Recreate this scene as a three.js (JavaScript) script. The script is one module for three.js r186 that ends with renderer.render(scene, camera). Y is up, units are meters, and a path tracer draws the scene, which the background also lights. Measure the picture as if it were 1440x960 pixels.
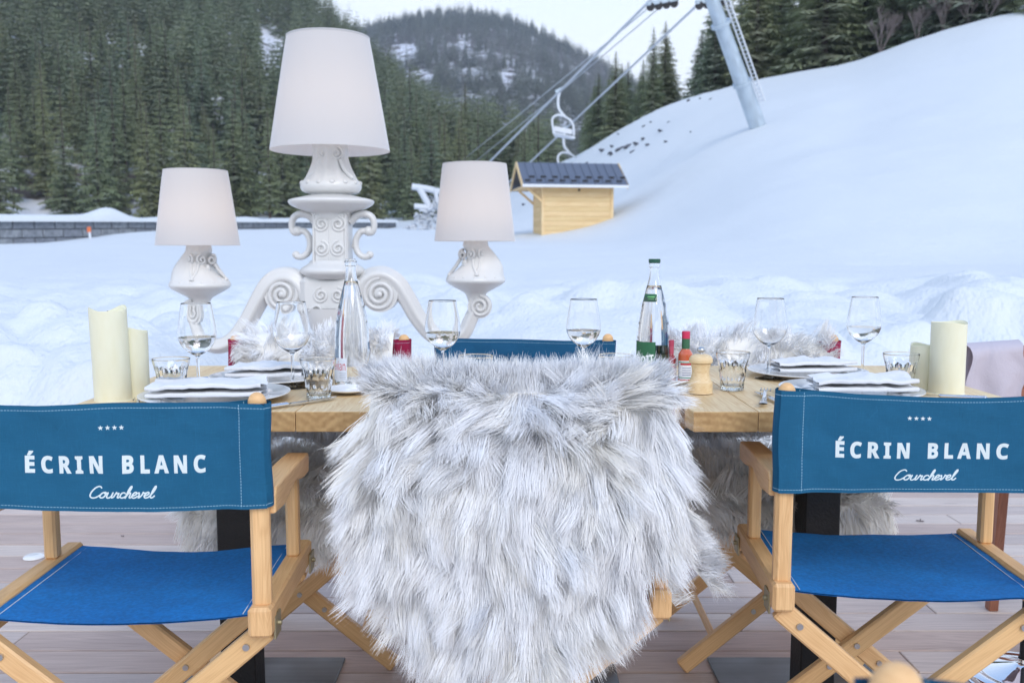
import * as THREE from 'three';
import { mergeGeometries, mergeVertices, toCreasedNormals } from 'three/addons/utils/BufferGeometryUtils.js';

// ---------------------------------------------------------------- camera, sky, sun, exposure
const scene = new THREE.Scene();
const EYE = 1.13, FOCAL = 1280, PITCH = Math.atan(128 / FOCAL), cP = Math.cos(PITCH), sP = Math.sin(PITCH);
const camera = new THREE.PerspectiveCamera(2 * Math.atan(480 / FOCAL) * 180 / Math.PI, 1024 / 682, 0.05, 4000);
camera.position.set(0, EYE, 0);
camera.rotation.x = -PITCH;
camera.focus = 1.95;
camera.userData.fStop = 5.6;
scene.add(camera);

const renderer = new THREE.WebGLRenderer({ antialias: true });
renderer.setSize(1024, 682);
renderer.toneMapping = THREE.LinearToneMapping;
renderer.toneMappingExposure = 1.25;
renderer.shadowMap.enabled = true;

// noise
function hash(x, y, s) { let h = (x * 374761393 + y * 668265263 + s * 974634777) | 0; h = Math.imul(h ^ (h >>> 13), 1274126177); h ^= h >>> 16; return (h >>> 0) / 4294967296; }
function vnoise(x, y, s = 0) {
  const xi = Math.floor(x), yi = Math.floor(y), xf = x - xi, yf = y - yi;
  const u = xf * xf * xf * (xf * (xf * 6 - 15) + 10), v = yf * yf * yf * (yf * (yf * 6 - 15) + 10);
  const a = hash(xi, yi, s), b = hash(xi + 1, yi, s), c = hash(xi, yi + 1, s), d = hash(xi + 1, yi + 1, s);
  return a + (b - a) * u + (c - a) * v + (a - b - c + d) * u * v;
}
function fbm(x, y, o = 4, s = 0) { let f = 0, a = 0.5, n = 0; for (let i = 0; i < o; i++) { f += a * vnoise(x, y, s + i * 17); n += a; x *= 2.03; y *= 2.03; a *= 0.5; } return f / n; }
function rng(seed) { let s = seed >>> 0; return () => { s = (s + 0x6D2B79F5) | 0; let t = Math.imul(s ^ (s >>> 15), 1 | s); t = (t + Math.imul(t ^ (t >>> 7), 61 | t)) ^ t; return ((t ^ (t >>> 14)) >>> 0) / 4294967296; }; }
const clamp = (x, a = 0, b = 1) => Math.min(b, Math.max(a, x));
const smooth = (a, b, x) => { const t = clamp((x - a) / (b - a)); return t * t * (3 - 2 * t); };
const lerp = (a, b, t) => a + (b - a) * t;
function table(x, pts) { // piecewise linear through [[x, y], ...]
  if (x <= pts[0][0]) return pts[0][1];
  for (let i = 1; i < pts.length; i++) if (x <= pts[i][0]) return lerp(pts[i - 1][1], pts[i][1], (x - pts[i - 1][0]) / (pts[i][0] - pts[i - 1][0]));
  return pts[pts.length - 1][1];
}
function tableS(x, pts, soft = 0.012) { // the same, rounded
  const w = (pts[pts.length - 1][0] - pts[0][0]) * soft; let s = 0;
  for (let k = -4; k <= 4; k++) s += table(x + k * w / 2, pts) * (5 - Math.abs(k));
  return s / 25;
}

// evening sky: a thin bright veil over blue air
{
  const w = 512, h = 256, data = new Float32Array(w * h * 4);
  for (let j = 0; j < h; j++) for (let i = 0; i < w; i++) {
    const el = ((j + 0.5) / h - 0.5) * Math.PI, az = (i + 0.5) / w * 2 * Math.PI;
    const dx = Math.cos(el) * Math.cos(az), dy = Math.sin(el), dz = Math.cos(el) * Math.sin(az);
    const t = clamp(dy), k = 1 / (t + 0.25);
    const c = smooth(0.38, 0.72, fbm(dx * k * 1.3 + 11, dz * k * 1.3 + 4, 5, 3));
    const g = 1 - smooth(0.18, 0.85, t);
    const r = lerp(0.24, 0.84, g), gr = lerp(0.42, 0.97, g), b = lerp(0.78, 1.13, g);
    const cl = 0.45 * c + 0.12;
    const q = (j * w + i) * 4;
    data[q] = lerp(r, 0.98, cl); data[q + 1] = lerp(gr, 1.02, cl); data[q + 2] = lerp(b, 1.10, cl); data[q + 3] = 1;
  }
  const sky = new THREE.DataTexture(data, w, h, THREE.RGBAFormat, THREE.FloatType);
  sky.mapping = THREE.EquirectangularReflectionMapping; sky.magFilter = THREE.LinearFilter; sky.minFilter = THREE.LinearFilter; sky.needsUpdate = true;
  scene.background = sky; scene.environment = sky;
}
const sun = new THREE.DirectionalLight(new THREE.Color(1.0, 0.96, 0.92), 1.25);
sun.position.set(22, 42, 52); sun.castShadow = true; sun.shadow.radius = 60;
sun.shadow.mapSize.set(2048, 2048);
Object.assign(sun.shadow.camera, { left: -60, right: 60, top: 60, bottom: -60, near: 1, far: 220 });
scene.add(sun); scene.add(sun.target);
scene.fog = new THREE.FogExp2(new THREE.Color(0.72, 0.82, 1.0), 0.00036);

// a pixel of the 1440 x 960 photograph gives a direction; the distance comes from a plane or a depth
function ray(px, py) { const x = (px - 720) / FOCAL, y = (480 - py) / FOCAL; return { x, y: y * cP - sP, f: cP + y * sP }; }
const atD = (px, py, D) => { const r = ray(px, py); return new THREE.Vector3(r.x * D / r.f, EYE + r.y * D / r.f, -D); };
const onH = (px, py, h) => { const r = ray(px, py); return atD(px, py, (h - EYE) * r.f / r.y); };

// ---------------------------------------------------------------- materials
function dataTex(n, fn, srgb = true, m = n) {
  const d = new Uint8Array(n * m * 4);
  for (let j = 0; j < m; j++) for (let i = 0; i < n; i++) { const c = fn(i / n, j / m); const q = (j * n + i) * 4; d[q] = clamp(c[0]) * 255; d[q + 1] = clamp(c[1]) * 255; d[q + 2] = clamp(c[2]) * 255; d[q + 3] = 255; }
  const t = new THREE.DataTexture(d, n, m); t.wrapS = t.wrapT = THREE.RepeatWrapping; t.magFilter = THREE.LinearFilter; t.minFilter = THREE.LinearMipmapLinearFilter; t.generateMipmaps = true;
  if (srgb) t.colorSpace = THREE.SRGBColorSpace; t.needsUpdate = true; return t;
}
const mix3 = (a, b, t) => [lerp(a[0], b[0], t), lerp(a[1], b[1], t), lerp(a[2], b[2], t)];
const tileN = (u, v, fx, fy, s, o = 3) => { // tileable fbm
  const a = fbm(u * fx, v * fy, o, s), b = fbm((u - 1) * fx, v * fy, o, s), c = fbm(u * fx, (v - 1) * fy, o, s), d = fbm((u - 1) * fx, (v - 1) * fy, o, s);
  const wu = smooth(0.8, 1, u), wv = smooth(0.8, 1, v);
  return lerp(lerp(a, b, wu), lerp(c, d, wu), wv);
};
function woodTex(base, dark, seed, fine = 60, knots = 0) { // grain runs along u
  return dataTex(512, (u, v) => {
    const warp = tileN(u, v, 3, 3, seed, 3) * 0.16;
    const g = tileN(u, v + warp, 2.5, 26, seed + 5, 3), f = tileN(u, v, 8, fine * 3, seed + 9, 2), b = tileN(u, v, 4, 5, seed + 13, 3);
    let t = clamp(0.55 * Math.pow(Math.abs(Math.sin((g + warp) * 16)), 3) * 0.5 + 0.55 * (f - 0.35) + 0.5 * (b - 0.35));
    if (knots) { const kx = Math.floor(u * 3), ky = Math.floor(v * 4), hx = hash(kx, ky, seed + 3); if (hx > 1 - knots) { const du = (u * 3 - kx - 0.5) * 2.0, dv = (v * 4 - ky - 0.5) * 2.2; const r = Math.hypot(du, dv); t = Math.max(t, smooth(0.22, 0.08, r) * 1.1, 0.5 * smooth(0.5, 0.2, r) * Math.abs(Math.sin(r * 40))); } }
    return mix3(base, dark, clamp(t));
  });
}
const withRepeat = (t, x, y) => { const c = t.clone(); c.repeat.set(x, y); c.needsUpdate = true; return c; };
const M = {};
const std = (o) => new THREE.MeshStandardMaterial(o);
const phy = (o) => new THREE.MeshPhysicalMaterial(o);
const lin = (r, g, b) => new THREE.Color().setRGB(r, g, b);
const beechT = withRepeat(woodTex([0.93, 0.76, 0.55], [0.79, 0.59, 0.39], 21), 1.7, 4);
const beechT2 = withRepeat(woodTex([0.91, 0.745, 0.53], [0.79, 0.60, 0.40], 91), 1.5, 5);
M.beech = std({ map: beechT, roughness: 0.48 });
M.beech2 = std({ map: beechT2, roughness: 0.5 });
const pineT = woodTex([0.93, 0.84, 0.68], [0.80, 0.64, 0.43], 41, 40, 0.12), pineT2 = woodTex([0.90, 0.80, 0.63], [0.76, 0.60, 0.40], 143, 40, 0.16);
M.plank = [std({ map: withRepeat(pineT, 1.3, 2.2), roughness: 0.5 }), std({ map: withRepeat(pineT2, 1.1, 2.5), roughness: 0.52 })];
M.endgrain = std({ map: withRepeat(dataTex(256, (u, v) => { const r = Math.hypot((u - 0.5) * 1.2, v + 0.7); const a = 0.5 + 0.5 * Math.sin(r * 120 + 5 * tileN(u, v, 4, 4, 7)); const n = tileN(u, v, 40, 40, 8, 2); return mix3([0.80, 0.66, 0.46], [0.60, 0.45, 0.28], clamp(0.28 * a + 0.6 * (n - 0.25))); }), 3, 3), roughness: 0.7 });
const deckTs = [0, 1, 2, 3].map((k) => {
  const base = [[0.84, 0.77, 0.73], [0.80, 0.74, 0.71], [0.86, 0.80, 0.76], [0.78, 0.70, 0.66]][k];
  return withRepeat(woodTex(base, [base[0] - 0.18, base[1] - 0.18, base[2] - 0.17], 61 + k * 31, 70, 0.05), 0.7, 3);
});
M.deck = deckTs.map((t) => std({ map: t, bumpMap: t, bumpScale: 0.0012, roughness: 0.72 }));
M.blackSteel = std({ color: lin(0.012, 0.012, 0.014), roughness: 0.55, metalness: 0.2, bumpMap: withRepeat(dataTex(128, (u, v) => { const n = tileN(u, v, 30, 30, 4, 2); return [n, n, n]; }, false), 8, 8), bumpScale: 0.001 });
M.plateSteel = std({ map: withRepeat(dataTex(256, (u, v) => { const n = tileN(u, v, 5, 5, 14, 4), s = tileN(u, v, 3, 60, 16, 2); const c = 0.42 + 0.16 * (n - 0.5) + 0.08 * (s - 0.5); return [c, c * 1.01, c * 1.03]; }), 1.5, 1.5), roughness: 0.38, metalness: 0.75 });
M.steel = std({ color: lin(0.55, 0.56, 0.58), roughness: 0.28, metalness: 1 });
M.cutlery = std({ color: lin(0.72, 0.72, 0.74), roughness: 0.16, metalness: 1 });
M.chrome = std({ color: lin(0.85, 0.86, 0.88), roughness: 0.04, metalness: 1 });
M.brass = std({ color: lin(0.42, 0.37, 0.24), roughness: 0.45, metalness: 0.8 });
M.porcelain = phy({ color: lin(0.80, 0.80, 0.80), roughness: 0.12, clearcoat: 0.4, clearcoatRoughness: 0.05 });
M.plastic = phy({ color: lin(0.70, 0.695, 0.685), roughness: 0.33, clearcoat: 0.15, clearcoatRoughness: 0.3 });
M.shade = phy({ color: lin(0.66, 0.65, 0.66), roughness: 1, transmission: 0.35, thickness: 0, side: THREE.DoubleSide });
M.glass = phy({ color: 0xffffff, roughness: 0.0, transmission: 1, thickness: 0.002, ior: 1.5, attenuationColor: lin(0.9, 0.97, 0.96), attenuationDistance: 0.08 });
M.water = phy({ color: 0xffffff, roughness: 0.0, transmission: 1, thickness: 0.05, ior: 1.33 });
const waxT = withRepeat(dataTex(128, (u, v) => { const n = tileN(u, v, 6, 6, 33, 4); return [0.90 + 0.02 * n, 0.88 + 0.03 * n, 0.76 + 0.06 * n]; }), 3, 3);
M.wax = phy({ map: waxT, roughness: 0.42, transmission: 0, clearcoat: 0.1, clearcoatRoughness: 0.5 });
const linenT = withRepeat(dataTex(256, (u, v) => { const a = 0.5 + 0.5 * Math.sin(u * 402), b = 0.5 + 0.5 * Math.sin(v * 402), n = tileN(u, v, 30, 30, 51, 2); const c = 0.5 + 0.25 * (a * b) + 0.4 * (n - 0.5); return [c, c, c]; }, false), 6, 6);
M.linen = std({ color: lin(0.80, 0.80, 0.81), roughness: 0.9, bumpMap: linenT, bumpScale: 0.0008 });
M.greyCloth = std({ color: lin(0.55, 0.50, 0.56), roughness: 0.95, bumpMap: linenT, bumpScale: 0.0015 });
const weaveB = withRepeat(dataTex(256, (u, v) => { const a = Math.sin(u * 2 * Math.PI * 64), b = Math.sin(v * 2 * Math.PI * 64), n = tileN(u, v, 40, 40, 61, 2); const c = 0.5 + 0.28 * a * b + 0.3 * (n - 0.5); return [c, c, c]; }, false), 8, 8);
const clothT = (c, seed) => withRepeat(dataTex(256, (u, v) => { const n = tileN(u, v, 5, 5, seed, 4) - 0.5, f = tileN(u, v, 90, 90, seed + 3, 2) - 0.5; const k = 1 + 0.14 * n + 0.22 * f; return [c[0] * k + 0.015 * n, c[1] * k + 0.02 * n, c[2] * k + 0.02 * n]; }), 2.2, 2.2);
M.seatBlue = std({ map: clothT([0.02, 0.43, 0.70], 71), roughness: 0.85, bumpMap: weaveB, bumpScale: 0.0006 });
M.crimson = std({ map: clothT([0.62, 0.05, 0.24], 77), roughness: 0.85, bumpMap: weaveB, bumpScale: 0.0006 });
M.stitch = std({ color: lin(0.62, 0.68, 0.74), roughness: 0.9 });
M.hide = std({ color: lin(0.88, 0.86, 0.82), roughness: 0.95, side: THREE.DoubleSide });
M.fleece = std({ vertexColors: true, roughness: 0.9, side: THREE.DoubleSide });
const snowB = withRepeat(dataTex(512, (u, v) => { const n = tileN(u, v, 7, 7, 81, 5), f = tileN(u, v, 60, 60, 83, 3); const c = 0.6 * n + 0.4 * f; return [c, c, c]; }, false), 0.7, 0.7);
M.snow = std({ color: lin(0.70, 0.735, 0.765), roughness: 0.7, bumpMap: snowB, bumpScale: 0.026 });
M.forestFloor = std({ map: withRepeat(dataTex(1024, (u, v) => { const n = tileN(u, v, 26, 26, 101, 5), m = tileN(u, v, 90, 90, 107, 3); const s = smooth(0.38, 0.46, n * 0.75 + m * 0.25); return mix3([0.30 + 0.1 * m, 0.27 + 0.08 * m, 0.25 + 0.08 * m], [0.88, 0.89, 0.92], s); }), 0.006, 0.006), roughness: 0.95 });
const needle = (r, g, b) => phy({ color: lin(r, g, b), roughness: 1, transmission: 0.4, thickness: 0, side: THREE.DoubleSide });
M.needles = [needle(0.215, 0.265, 0.130), needle(0.240, 0.280, 0.130), needle(0.190, 0.250, 0.145), needle(0.265, 0.290, 0.130)];
M.farNeedles = phy({ color: 0xffffff, roughness: 1, transmission: 0.4, thickness: 0, side: THREE.DoubleSide });
M.bark = std({ map: withRepeat(dataTex(128, (u, v) => { const n = tileN(u, v, 20, 4, 111, 3); return mix3([0.45, 0.40, 0.36], [0.26, 0.22, 0.20], n); }), 3, 0.6), roughness: 0.95 });
M.twig = std({ color: lin(0.20, 0.165, 0.16), roughness: 0.95 });
M.galv = std({ map: withRepeat(dataTex(256, (u, v) => { const n = tileN(u, v, 14, 14, 121, 3); const c = 0.80 + 0.12 * (n - 0.5); return [c * 0.92, c * 0.98, c * 1.03]; }), 0.5, 0.5), roughness: 0.42, metalness: 0.3 });
M.frost = std({ color: lin(0.66, 0.69, 0.74), roughness: 0.8, bumpMap: snowB, bumpScale: 0.03 });
M.rock = std({ map: withRepeat(dataTex(128, (u, v) => { const n = tileN(u, v, 8, 8, 131, 4); return mix3([0.46, 0.47, 0.50], [0.24, 0.25, 0.28], n); }), 1, 1), roughness: 0.95 });
M.stone = [0, 1, 2].map((k) => std({ map: withRepeat(dataTex(128, (u, v) => { const n = tileN(u, v, 9, 9, 141 + k * 7, 4); return mix3([0.66 - k * 0.05, 0.68 - k * 0.05, 0.70 - k * 0.04], [0.42, 0.44, 0.47], n); }), 0.8, 0.8), roughness: 0.95 }));
const hutT = withRepeat(woodTex([0.92, 0.82, 0.64], [0.80, 0.64, 0.44], 151, 30, 0.1), 0.5, 2.5);
M.hutWood = [std({ map: hutT, roughness: 0.7 }), std({ map: withRepeat(woodTex([0.89, 0.79, 0.60], [0.77, 0.62, 0.42], 163, 30, 0.12), 0.45, 2.3), roughness: 0.7 })];
M.roofMetal = std({ color: lin(0.145, 0.165, 0.215), roughness: 0.38, metalness: 0.35 });
M.paleTrim = std({ color: lin(0.72, 0.74, 0.78), roughness: 0.6 });
M.cable = std({ color: lin(0.60, 0.63, 0.68), roughness: 0.5, metalness: 0.5 });
M.orange = std({ color: lin(0.75, 0.18, 0.06), roughness: 0.6 });

// ---------------------------------------------------------------- builders
const taken = {};
function numbered(n) { const k = taken[n] = (taken[n] ?? -1) + 1; return k ? n + '_' + String(k).padStart(3, '0') : n; }
function shadowed(o) { o.traverse((m) => { if (m.isMesh) { m.castShadow = true; m.receiveShadow = true; } }); return o; }
function thing(name, label, category, group, pos = [0, 0, 0], turn = 0) {
  const o = new THREE.Group(); o.name = numbered(name); o.userData = { label, category }; if (group) o.userData.group = group;
  o.position.set(...pos); o.rotation.y = turn; scene.add(o); return o;
}
function copyOf(src, label, pos, turn) {
  const c = src.clone(); c.name = numbered(src.name.replace(/_\d{3}$/, '')); c.userData = { ...src.userData }; if (label) c.userData.label = label;
  if (pos) c.position.set(...pos); if (turn !== undefined) c.rotation.y = turn; scene.add(c); return c;
}
function clean(g) { // one attribute set so that geometries merge
  let h = g.index ? g.toNonIndexed() : g.clone();
  for (const k of Object.keys(h.attributes)) if (!['position', 'normal', 'uv', 'color'].includes(k)) h.deleteAttribute(k);
  if (!h.attributes.normal) h.computeVertexNormals();
  if (!h.attributes.uv) h.setAttribute('uv', new THREE.BufferAttribute(new Float32Array(h.attributes.position.count * 2), 2));
  return h;
}
const merge = (list) => list.length === 1 ? clean(list[0]) : mergeGeometries(list.map(clean));
function part(name, geo, mat, parent, label) { const m = new THREE.Mesh(Array.isArray(geo) ? merge(geo) : geo, mat); m.name = name; m.castShadow = m.receiveShadow = true; if (label) m.userData.label = label; parent.add(m); return m; }
function single(name, geo, mat, label, category, group, pos = [0, 0, 0], turn = 0) { const m = new THREE.Mesh(Array.isArray(geo) ? merge(geo) : geo, mat); m.name = numbered(name); m.castShadow = m.receiveShadow = true; m.userData = { label, category }; if (group) m.userData.group = group; m.position.set(...pos); m.rotation.y = turn; scene.add(m); return m; }
function setting(name, geo, mat) { const m = new THREE.Mesh(geo, mat); m.name = name; m.userData.kind = 'structure'; m.receiveShadow = m.castShadow = true; scene.add(m); return m; }

// uv in metres by the way a face points; grain axis 0, 1 or 2 becomes u
function metreUV(g, axis = 0, ou = 0, ov = 0) {
  const p = g.attributes.position, n = g.attributes.normal, uv = new Float32Array(p.count * 2);
  for (let i = 0; i < p.count; i++) {
    const c = [p.getX(i), p.getY(i), p.getZ(i)], m = [Math.abs(n.getX(i)), Math.abs(n.getY(i)), Math.abs(n.getZ(i))];
    const d = m[0] > m[1] && m[0] > m[2] ? 0 : m[1] > m[2] ? 1 : 2;
    const rest = [0, 1, 2].filter((k) => k !== d); let a = rest[0], b = rest[1];
    if (rest.includes(axis)) { a = axis; b = rest.find((k) => k !== axis); }
    uv[2 * i] = c[a] + ou; uv[2 * i + 1] = c[b] + ov;
  }
  g.setAttribute('uv', new THREE.BufferAttribute(uv, 2)); return g;
}
function bevelBox(w, h, d, b = 0.003, axis = 0, seed = 0) { // 44 triangles
  const X = w / 2, Y = h / 2, Z = d / 2, pos = [];
  const P = (sx, sy, sz, k) => [sx * (X - (k === 0 ? 0 : b)), sy * (Y - (k === 1 ? 0 : b)), sz * (Z - (k === 2 ? 0 : b))];
  const tri = (a, b2, c) => { const u = [b2[0] - a[0], b2[1] - a[1], b2[2] - a[2]], v = [c[0] - a[0], c[1] - a[1], c[2] - a[2]]; const n = [u[1] * v[2] - u[2] * v[1], u[2] * v[0] - u[0] * v[2], u[0] * v[1] - u[1] * v[0]]; const m = [(a[0] + b2[0] + c[0]), (a[1] + b2[1] + c[1]), (a[2] + b2[2] + c[2])]; const o = n[0] * m[0] + n[1] * m[1] + n[2] * m[2] >= 0; pos.push(...a, ...(o ? b2 : c), ...(o ? c : b2)); };
  const quad = (a, b2, c, d2) => { tri(a, b2, c); tri(a, c, d2); };
  for (const s of [-1, 1]) {
    quad(P(s, -1, -1, 0), P(s, 1, -1, 0), P(s, 1, 1, 0), P(s, -1, 1, 0));
    quad(P(-1, s, -1, 1), P(1, s, -1, 1), P(1, s, 1, 1), P(-1, s, 1, 1));
    quad(P(-1, -1, s, 2), P(1, -1, s, 2), P(1, 1, s, 2), P(-1, 1, s, 2));
    for (const t of [-1, 1]) {
      quad(P(s, t, -1, 0), P(s, t, 1, 0), P(s, t, 1, 1), P(s, t, -1, 1));
      quad(P(s, -1, t, 0), P(s, 1, t, 0), P(s, 1, t, 2), P(s, -1, t, 2));
      quad(P(-1, s, t, 1), P(1, s, t, 1), P(1, s, t, 2), P(-1, s, t, 2));
      for (const r of [-1, 1]) tri(P(s, t, r, 0), P(s, t, r, 1), P(s, t, r, 2));
    }
  }
  const g = new THREE.BufferGeometry(); g.setAttribute('position', new THREE.BufferAttribute(new Float32Array(pos), 3)); g.computeVertexNormals();
  const r = rng(seed + 5); return metreUV(g, axis, r() * 7, r() * 7);
}
const V = (x, y, z) => new THREE.Vector3(x, y, z);
function bar(a, b, w, h, bev = 0.003, roll = 0, seed = 1) { // a beam from a to b: w across, h along its own up
  const L = a.distanceTo(b), g = bevelBox(w, h, L, bev, 2, seed); if (roll) g.rotateZ(roll);
  const m = new THREE.Matrix4().lookAt(b, a, Math.abs(b.clone().sub(a).normalize().y) > 0.98 ? V(0, 0, 1) : V(0, 1, 0)); g.applyMatrix4(m);
  const c = a.clone().add(b).multiplyScalar(0.5); g.translate(c.x, c.y, c.z); return g;
}
const box = (w, h, d, x, y, z, bev = 0.002, axis = 0, seed = 0) => bevelBox(w, h, d, bev, axis, seed).translate(x, y, z);
const lathe = (pts, seg = 40) => new THREE.LatheGeometry(pts.map(([r, y]) => new THREE.Vector2(r, y)), seg);
function latheS(pts, seg = 40, per = 5) { // a smooth profile through the points
  const c = new THREE.SplineCurve(pts.map(([r, y]) => new THREE.Vector2(r, y))); return new THREE.LatheGeometry(c.getPoints(pts.length * per).map((p) => { p.x = Math.max(0, p.x); return p; }), seg);
}
function tube(pts, r, seg = 24, rad = 8) { return new THREE.TubeGeometry(new THREE.CatmullRomCurve3(pts), seg, r, rad, false); }
function straight(a, b, r, rad = 8) { return new THREE.TubeGeometry(new THREE.LineCurve3(a, b), 1, r, rad, false); }
function sweep(pts, ra, rb, seg = 40, rad = 14) { // elliptical section ra (in the plane) x rb (across), both functions of t; the path lies in the xy plane
  const c = new THREE.CatmullRomCurve3(pts), pos = [], idx = [], uv = [];
  for (let i = 0; i <= seg; i++) {
    const t = i / seg, p = c.getPointAt(t), d = c.getTangentAt(t), n = V(-d.y, d.x, 0).normalize();
    for (let j = 0; j <= rad; j++) { const a = j / rad * 2 * Math.PI, ca = Math.cos(a), sa = Math.sin(a); const A = ra(t, a), B = rb(t, a); pos.push(p.x + n.x * ca * A, p.y + n.y * ca * A, p.z + sa * B); uv.push(t, j / rad); }
  }
  for (let i = 0; i < seg; i++) for (let j = 0; j < rad; j++) { const a = i * (rad + 1) + j, b = a + rad + 1; idx.push(a, b, a + 1, b, b + 1, a + 1); }
  const g = new THREE.BufferGeometry(); g.setAttribute('position', new THREE.Float32BufferAttribute(pos, 3)); g.setAttribute('uv', new THREE.Float32BufferAttribute(uv, 2)); g.setIndex(idx); g.computeVertexNormals(); return g;
}
function sheetGeo(nu, nv, fn, uvScale = [1, 1]) { // fn(u, v) -> Vector3
  const pos = [], uv = [], idx = [];
  for (let j = 0; j <= nv; j++) for (let i = 0; i <= nu; i++) { const p = fn(i / nu, j / nv); pos.push(p.x, p.y, p.z); uv.push(i / nu * uvScale[0], j / nv * uvScale[1]); }
  for (let j = 0; j < nv; j++) for (let i = 0; i < nu; i++) { const a = j * (nu + 1) + i, b = a + nu + 1; idx.push(a, b, a + 1, b, b + 1, a + 1); }
  const g = new THREE.BufferGeometry(); g.setAttribute('position', new THREE.Float32BufferAttribute(pos, 3)); g.setAttribute('uv', new THREE.Float32BufferAttribute(uv, 2)); g.setIndex(idx); g.computeVertexNormals(); return g;
}

// ---------------------------------------------------------------- terrain
const fieldPts = [[4.3, -0.02], [4.5, 0.05], [4.66, 0.30], [5.6, 0.56], [7, 0.68], [10, 0.80], [20, 1.03], [35, 1.50], [60, 2.40], [90, 3.1], [160, 4]];
const slopePix = [[560, 322, 88], [640, 318, 86], [690, 302, 82], [717, 277, 76], [800, 228, 66], [830, 206, 63], [870, 181, 60], [930, 151, 57], [985, 131, 55], [1060, 113, 54], [1150, 95, 52], [1200, 87, 51], [1257, 65, 50], [1320, 44, 49], [1390, 23, 48], [1470, 10, 47], [1700, -40, 46]];
const aOf = (px, py) => { const r = ray(px, py); return r.x / r.f; };
const hOf = (px, py, D) => { const r = ray(px, py); return EYE + r.y / r.f * D; };
const ridgeD = slopePix.map(([px, py, D]) => [aOf(px, py), D]), ridgeH = slopePix.map(([px, py, D]) => [aOf(px, py), hOf(px, py, D)]);
function field(D) { return table(D, fieldPts); }
function ground(x, D) {
  const a = x / D, Dr = tableS(a, ridgeD, 0.03), hr = tableS(a, ridgeH), rise = hr - field(Dr);
  const t = clamp((D - 14) / (Dr - 14));
  let h = field(Math.min(D, Dr)) + Math.max(0, rise) * Math.pow(t, tableS(a, [[0.02, 3.4], [0.11, 3.2], [0.2, 1.8], [0.3, 1.3], [0.4, 1.3]], 0.12)) * (1 - 0.9 * Math.exp(-(((x - 2.7) / 2.6) ** 2) - ((D - 33) / 3.5) ** 2));
  if (D > Dr) h += (D - Dr) * 0.10;
  h += (fbm(x * 0.09 + 5, D * 0.09, 3, 201) - 0.5) * 0.5 * smooth(9, 30, D) * smooth(1, 4, Math.abs(D - Dr));
  h += (fbm(x * 0.5, D * 0.5 + 3, 3, 207) - 0.5) * 0.16 * smooth(4.6, 8, D);
  h -= 0.55 * smooth(-0.36, -0.52, a) * smooth(30, 42, D);
  const near = smooth(4.5, 4.9, D) * smooth(12, 6, D);   // shovelled, clodded bank beside the terrace
  if (near > 0) {
    let pile = 0; // heaped clods: rounded lumps of several sizes
    for (const [c, amp, sd] of [[0.9, 0.30, 1], [0.48, 0.20, 2], [0.24, 0.085, 3], [0.13, 0.028, 4]]) {
      const X = Math.floor(x / c), Z = Math.floor(D / c); let m = 0;
      for (let a2 = -1; a2 <= 1; a2++) for (let b2 = -1; b2 <= 1; b2++) { const i = X + a2, k = Z + b2, w = hash(i, k, 240 + sd); const dx = x - (i + 0.15 + 0.7 * hash(i, k, 250 + sd)) * c, dz = D - (k + 0.15 + 0.7 * hash(i, k, 260 + sd)) * c, R = c * (0.55 + 0.3 * w); const q = 1 - (dx * dx + dz * dz) / (R * R); if (q > 0) m = Math.max(m, Math.pow(q, 0.8) * (0.25 + 0.75 * w)); }
      pile += amp * m * (sd < 2 ? 1 : smooth(0.36, 0.56, fbm(x * 0.9 + sd * 5, D * 0.9, 2, 281)));
    }
    h += near * (pile - 0.17 + (fbm(x * 7, D * 7, 2, 223) - 0.5) * 0.02);
    h += 0.26 * Math.exp(-((((x - 3.0) / 0.24) ** 2 + ((D - 5.9) / 0.3) ** 2) ** 2)) + 0.2 * Math.exp(-((((x - 3.35) / 0.24) ** 2 + ((D - 5.6) / 0.24) ** 2) ** 2));
  }
  return h;
}
function onGround(px, py) { const r = ray(px, py); for (let D = 4.6; D < 140; D += 0.1) { const x = r.x / r.f * D, y = EYE + r.y / r.f * D; if (y <= ground(x, D)) return V(x, ground(x, D), -D); } return atD(px, py, 140); }
{
  const axis = (list) => { const o = []; for (let i = 1; i < list.length; i++) { const [a, s0] = list[i - 1], [b, s1] = list[i]; let x = a; while (x < b - 1e-6) { o.push(x); x += lerp(s0, s1, (x - a) / (b - a)); } } o.push(list[list.length - 1][0]); return o; };
  const half = axis([[0, 0.05], [4.5, 0.05], [12, 0.4], [40, 1.4], [150, 6]]);
  const xs = [...half.slice(1).reverse().map((x) => -x), ...half], ds = axis([[4.34, 0.04], [7.5, 0.05], [14, 0.25], [40, 0.8], [70, 0.8], [190, 6]]);
  const pos = [], uv = [], idx = [];
  for (const D of ds) for (const x of xs) { pos.push(x, ground(x, D), -D); uv.push(x, D); }
  const n = xs.length; for (let j = 0; j < ds.length - 1; j++) for (let i = 0; i < n - 1; i++) { const a = j * n + i, b = a + n; idx.push(a, a + 1, b, a + 1, b + 1, b); }
  const g = new THREE.BufferGeometry(); g.setAttribute('position', new THREE.Float32BufferAttribute(pos, 3)); g.setAttribute('uv', new THREE.Float32BufferAttribute(uv, 2)); g.setIndex(idx); g.computeVertexNormals();
  setting('snow_ground', g, M.snow);
}
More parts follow.
